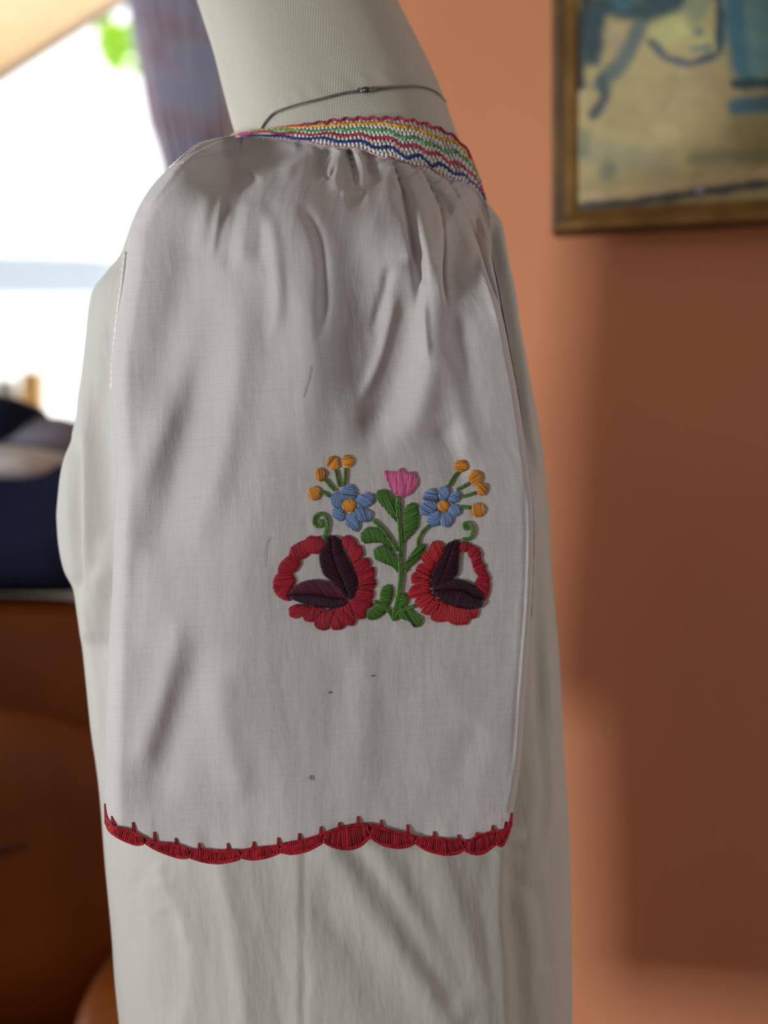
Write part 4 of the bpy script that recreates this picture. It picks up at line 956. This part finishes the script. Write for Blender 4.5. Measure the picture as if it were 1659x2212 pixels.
lbl = {'plum': 'plum coloured half of a dark leaf', 'purple': None}
def dark(name, poly, ang, mat, fl, **k):
    o = shape(name, poly, ang, mat, fl, base=.0009, lift=.0009, **k)
    if lbl[mat]: o['label'] = lbl[mat]
dark('dark_leaf', [(425,630),(447,616),(456,640),(463,740),(500,850),(545,950),(572,1042),(510,985),(450,922),(400,880),(375,800),(373,730),(408,680)], 36, 'purple', fl, pitch=2.9)
dark('dark_leaf', [(447,616),(475,615),(515,640),(530,700),(562,750),(592,820),(627,900),(630,970),(602,1032),(573,1044),(545,950),(500,850),(463,740),(456,640)], -34, 'purple', fl, pitch=2.9)
dark('dark_leaf', [(165,1012),(200,960),(270,923),(350,913),(440,928),(505,955),(560,1045),(470,1040),(400,1025),(300,1012),(200,1014)], 52, 'plum', fl, pitch=2.9)
dark('dark_leaf', [(165,1012),(200,1014),(300,1012),(400,1025),(470,1040),(560,1045),(545,1085),(470,1110),(380,1102),(280,1082),(200,1052)], 98, 'purple', fl, pitch=2.9)
fl = flower_empty('embroidered_poppy', 1260, 930, 'large red and aubergine flower at lower right of the sprig')
for poly in [[(1318,664),(1370,658),(1402,680),(1378,722),(1350,727),(1318,722)], [(1395,673),(1452,700),(1472,740),(1462,772),(1395,772),(1373,727)], [(1398,770),(1465,753),(1477,795),(1502,820),(1492,852),(1420,852),(1408,810)],
             [(1418,853),(1500,848),(1527,900),(1522,942),(1430,932),(1447,890)], [(1428,928),(1527,938),(1522,1000),(1497,1052),(1458,1010),(1423,960)]]:
    shape('petal', poly, radial(poly, (1290, 880)), 'red', fl, pitch=3.0)
for poly in [[(1143,653),(1190,653),(1217,690),(1212,750),(1182,802),(1158,802),(1128,740),(1113,700)], [(1078,735),(1122,703),(1157,770),(1157,832),(1135,862),(1098,832),(1060,770)], [(1043,805),(1095,818),(1137,870),(1132,912),(1080,912),(1023,862)],
             [(1018,865),(1090,908),(1132,930),(1132,972),(1080,967),(998,942),(993,890)], [(998,958),(1080,966),(1137,985),(1122,1012),(1050,1037),(983,1042),(970,1010)], [(1028,1045),(1120,1008),(1162,1020),(1132,1072),(1070,1112),(1018,1082)],
             [(1068,1115),(1130,1063),(1182,1038),(1197,1060),(1172,1122),(1120,1157),(1063,1142)], [(1128,1165),(1180,1108),(1200,1058),(1242,1068),(1252,1120),(1247,1192),(1180,1202),(1138,1192)], [(1245,1073),(1310,1093),(1332,1150),(1342,1217),(1290,1222),(1243,1192)],
             [(1308,1098),(1370,1108),(1392,1170),(1372,1217),(1328,1212)], [(1368,1108),(1432,1108),(1450,1130),(1432,1172),(1395,1177)]]:
    shape('petal', poly, radial(poly, (1260, 920))+6, 'bright_red', fl, pitch=3.1)
dark('dark_leaf', [(1290,643),(1258,658),(1220,700),(1190,770),(1148,850),(1128,920),(1140,982),(1163,965),(1222,850),(1257,750),(1291,655)], -52, 'purple', fl, pitch=2.9)
dark('dark_leaf', [(1290,643),(1322,655),(1320,760),(1312,870),(1270,922),(1200,982),(1163,965),(1222,850),(1257,750),(1291,655)], -8, 'purple', fl, pitch=2.9)
dark('dark_leaf', [(1138,985),(1200,938),(1280,908),(1350,918),(1420,948),(1472,1000),(1487,1048),(1440,1042),(1340,988),(1250,987),(1160,987)], 60, 'purple', fl, pitch=2.9)
dark('dark_leaf', [(1138,985),(1160,987),(1250,987),(1340,988),(1440,1042),(1489,1050),(1462,1107),(1380,1112),(1290,1097),(1200,1052),(1148,1010)], 110, 'purple', fl, pitch=2.9)

# --- red crocheted edging of the sleeve
ce_ = ON(np.array([660.]), np.array([1815.]))[0]
edging = empty('crochet_edging', tuple(ce_), blouse); edging['label'] = 'dark red crocheted scallop edging along the sleeve hem'
hemx = HEM[:, 0]
def hem_y(x): return np.interp(x, hemx[hemx.argsort()], HEM[hemx.argsort(), 1])
def EY(x, y, off):   # the edging hangs on below the hem at the hem's own depth
    yy = np.minimum(y, hem_y(x)-1); xx = np.clip(x, 229, 1104); return P(x, y, sleeveY(xx, yy)-off)
scal = [((229,1778),(236,1795),(258,1811),(293,1825),(314,1822)), ((314,1822),(340,1837),(385,1853),(410,1853)), ((408,1852),(440,1862),(472,1865),(505,1860),(522,1854)), ((520,1853),(545,1857),(575,1853),(606,1842)),
        ((605,1841),(630,1845),(665,1838),(699,1820)), ((697,1818),(720,1830),(752,1835),(778,1828),(800,1808)), ((798,1808),(825,1825),(858,1832),(882,1829),(898,1820)), ((896,1820),(920,1836),(955,1846),(985,1845),(1003,1836)),
        ((1001,1836),(1022,1845),(1045,1843),(1073,1823)), ((1071,1823),(1084,1828),(1094,1812),(1103,1785))]
for sc in scal:
    lo_ = resample(crom(sc, 8), 80); x0, x1 = sc[0][0], sc[-1][0]
    mb = MB()
    # thin backing so the stitches sit on worked cloth
    tx = np.linspace(x0, x1, 26); yl = np.interp(tx, lo_[:, 0], lo_[:, 1]); yu = hem_y(np.clip(tx, 227, 1107))-2
    yl = np.maximum(yl, yu+5)
    rows = [EY(tx, yu+(yl-1.5-yu)*q, -.0002+.0012*math.sin(q*math.pi)) for q in (0, .25, .5, .75, 1)]
    V = np.stack(rows+[r+np.array([0, .0016, 0]) for r in rows[::-1]], 0)
    n0 = mb.n; r_, c_ = V.shape[:2]
    mb.add(V.reshape(-1, 3), [(i*c_+j, i*c_+j+1, (i+1) % r_*c_+j+1, (i+1) % r_*c_+j) for i in range(r_) for j in range(c_-1)], .05)
    # radial posts
    L = length(lo_); k = max(4, int(L/5.2)); cx = (x0+x1)/2
    for i in range(k+1):
        e = lo_[int(i*79/k)]; bxp = x0+(x1-x0)*(i/k); bxp = bxp+(cx-bxp)*.18
        bp = np.array([bxp, hem_y(np.clip(bxp, 227, 1107))-1.5])
        if e[1]-bp[1] < 5: e = e+[0, 3]
        q = np.linspace(0, 1, 6)[:, None]; s = bp+(e-bp)*q; s[:, 0] += np.sin(q[:, 0]*6+i)*.9
        mb.tube(EY(s[:, 0], s[:, 1], .0010+.0011*np.sin(q[:, 0]*math.pi)+rng.uniform(0, .0003)), .00072*np.array([.8, 1, 1.05, 1.05, 1, .8]), 6, float(rng.uniform(.1, .9)))
    # chain of slanted loops on the outer edge and a second one at the hem line
    for (line, dy, rr) in ((lo_, -2.2, .00078), (np.stack([tx, yu+1.5], -1), 0, .0006)):
        ln = resample(line, max(5, int(length(line)/5.0))*3+1); ln = ln+[0, dy]
        for i in range(0, len(ln)-4, 3):
            for sg in (-1, 1):
                q = np.linspace(0, 1, 5); s = ln[np.linspace(i, i+4, 5).astype(int)].copy(); s[:, 1] += sg*1.7*np.sin(q*math.pi)+(q-.5)*1.6
                mb.tube(EY(s[:, 0], s[:, 1], .0018+.0004*q), rr*np.array([.6, 1, 1.1, 1, .6]), 6, float(rng.uniform(.2, 1)))
    mb.build('scallop', M['crochet'], edging)
spk = [((227,1736),(231,1780)),((241,1763),(246,1783)),((287,1776),(289,1800)),((333,1797),(335,1822)),((379,1810),(382,1828)),((430,1821),(431,1840)),((492,1821),(494,1841)),((548,1818),(547,1836)),((601,1809),(602,1829)),((646,1800),(647,1819)),
       ((693,1785),(693,1806)),((733,1776),(733,1792)),((773,1763),(774,1784)),((823,1771),(824,1792)),((880,1781),(881,1804)),((938,1796),(938,1814)),((990,1803),(991,1818)),((1030,1798),(1029,1811)),((1064,1783),(1064,1799)),((1093,1775),(1092,1794)),((1106,1757),(1101,1786))]
for (a_, b_) in spk:
    mb = MB()
    for sg in (-1, 1):
        q = np.linspace(0, 1, 6)[:, None]; s = np.array(a_, float)+(np.array(b_, float)-np.array(a_, float))*q
        s[:, 0] += sg*(.8+2.2*q[:, 0]**2)
        sx = np.clip(s[:, 0], 228, 1105)
        mb.tube(P(s[:, 0], s[:, 1], sleeveY(sx, np.minimum(s[:, 1], hem_y(sx)-1))-(.0004+.0008*q[:, 0])), .00066*np.array([.7, .9, 1, 1.05, 1.1, 1.1]), 6, float(rng.uniform(.2, .8)))
    mb.build('edge_stitch', M['crochet'], edging)
# loose hairs and lint on the cloth
for (pts, r) in (([(671,790),(668,812),(662,835),(655,858)], .00010), ([(667,1683),(669,1676),(673,1677),(674,1686)], .00022), ([(802,1458),(805,1461),(807,1459)], .0003), ([(711,1494),(712,1497),(713,1496)], .0004), ([(571,1225),(574,1180),(583,1160)], .00008)):
    q = resample(crom(pts, 5), 14); mb = MB(); mb.tube(ON(q[:, 0], q[:, 1], .0006), r, 5, .5); mb.build('lint', M['dark_wood'], blouse)
# glimpse of blue embroidery on the far front
mb = MB()
for i in range(16):
    y = 1012+i*4.5; xl = float(np.interp(y, bl_[:, 1], bl_[:, 0])); q = np.linspace(0, 1, 5)
    A = P(xl+1+9*q, y+3*q, YC-.030*np.abs(q)-.004); mb.tube(A, .0009, 6, rng.uniform())
tag(mb.build('chest_embroidery', M['blue'], blouse), 'glimpse of blue embroidery on the front edge of the chest')

# ------------------------------------------------------------------ necklace
nk = empty('necklace', tuple(P(780, 197, .10))); tag(nk, 'fine silver box chain necklace lying around the canvas neck', 'necklace')
from mathutils.bvhtree import BVHTree
nbv = BVHTree.FromPolygons([Vector(v) for v in neck_V.reshape(-1, 3)], [(i*200+j, i*200+(j+1) % 200, (i+1)*200+(j+1) % 200, (i+1)*200+j) for i in range(neck_V.shape[0]-1) for j in range(200)])
def neckY(px, py):
    out = []
    for x, y in zip(px, py):
        o_ = Vector((0, -1, CZ)); d_ = (Vector(P(x, y, 0))-o_).normalized(); h_ = nbv.ray_cast(o_, d_)
        out.append(h_[0].y if h_[0] is not None else (out[-1]+.002 if out else YC))
    return np.array(out)
cp = crom([(561,290),(566,276),(574,263),(590,246),(610,237),(650,225),(700,212),(745,201),(780,197),(800,194),(850,189),(900,187),(932,194),(950,206),(962,219)], 10)
n = int(length(cp)/2.7); cc = resample(cp, n); Yn = neckY(cc[:, 0], cc[:, 1])-.0013
C3 = P(cc[:, 0], cc[:, 1], Yn)
# rest of the chain: round behind the neck and down to the chest under the blouse
def ring3(mb, c, t, up, r, rr, tint):
    t = t/np.linalg.norm(t); a = np.cross(t, up); a /= np.linalg.norm(a)+1e-12
    m = 8; q = np.arange(m)*2*math.pi/m; ctr = c+(np.cos(q)[:, None]*t*r*1.25+np.sin(q)[:, None]*a*r); k = 4
    v = []
    for i in range(m):
        rad = (ctr[i]-c); rad /= np.linalg.norm(rad); bn = np.cross(t, a)
        for j in range(k): w = j*2*math.pi/k+.785; v.append(ctr[i]+rr*(math.cos(w)*rad+math.sin(w)*bn))
    mb.add(v, [(i*k+j, i*k+(j+1) % k, (i+1) % m*k+(j+1) % k, (i+1) % m*k+j) for i in range(m) for j in range(k)], tint)
mb = MB(); T3 = np.gradient(C3, axis=0)
for i in range(n): ring3(mb, C3[i], T3[i], np.array([0, 1, 0.]) if i % 2 else np.array([.1, .1, 1.]), .00078, .00036, .5)
back_pts = crom([C3[-1], (C3[-1][0]-.004, max(YC+.045, C3[-1][1]+.02), C3[-1][2]-.003), (P(900, 235, YC)[0], YC+.083, P(0, 232, YC)[2]), (P(760, 255, YC)[0], YC+.096, P(0, 262, YC)[2]), (P(620, 290, YC)[0], YC+.078, P(0, 300, YC)[2]), (P(560, 300, YC)[0], YC+.02, P(0, 350, YC)[2]), (P(560, 320, YC)[0], YC-.03, P(0, 350, YC)[2]), C3[0]], 10)
bpn = resample(back_pts, int(length(back_pts)/.0009)); T3 = np.gradient(bpn, axis=0)
for i in range(0, len(bpn)): ring3(mb, bpn[i], T3[i], np.array([.1, 1, .1]) if i % 2 else np.array([.1, .1, 1.]), .00062, .00030, .5)
mb.build('chain', M['silver'], nk)
mb = MB(); i0 = int(np.argmin(abs(cc[:, 0]-791))); c0 = C3[i0]-[0, .0012, 0]
q = np.linspace(0, 2*math.pi, 21); mb.tube(np.stack([c0[0]+.0030*np.cos(q), c0[1]+0*q, c0[2]+.0016*np.sin(q)], -1), .0007, 7)
mb.ellipsoid((c0[0]+.0002, c0[1], c0[2]), (.0022, .0009, .0011), 1, 1, 16, 8); mb.build('clasp', M['silver'], nk)
mb = MB(); mb.tube(np.stack([c0[0]-.0042+.0014*np.cos(q), c0[1]+0*q, c0[2]-.0002+.0014*np.sin(q)], -1), .0004, 6)
mb.tube(np.stack([c0[0]+.0048+.0012*np.cos(q), c0[1]+0*q, c0[2]+.0006+.0012*np.sin(q)], -1), .0004, 6); mb.build('jump_ring', M['silver'], nk)
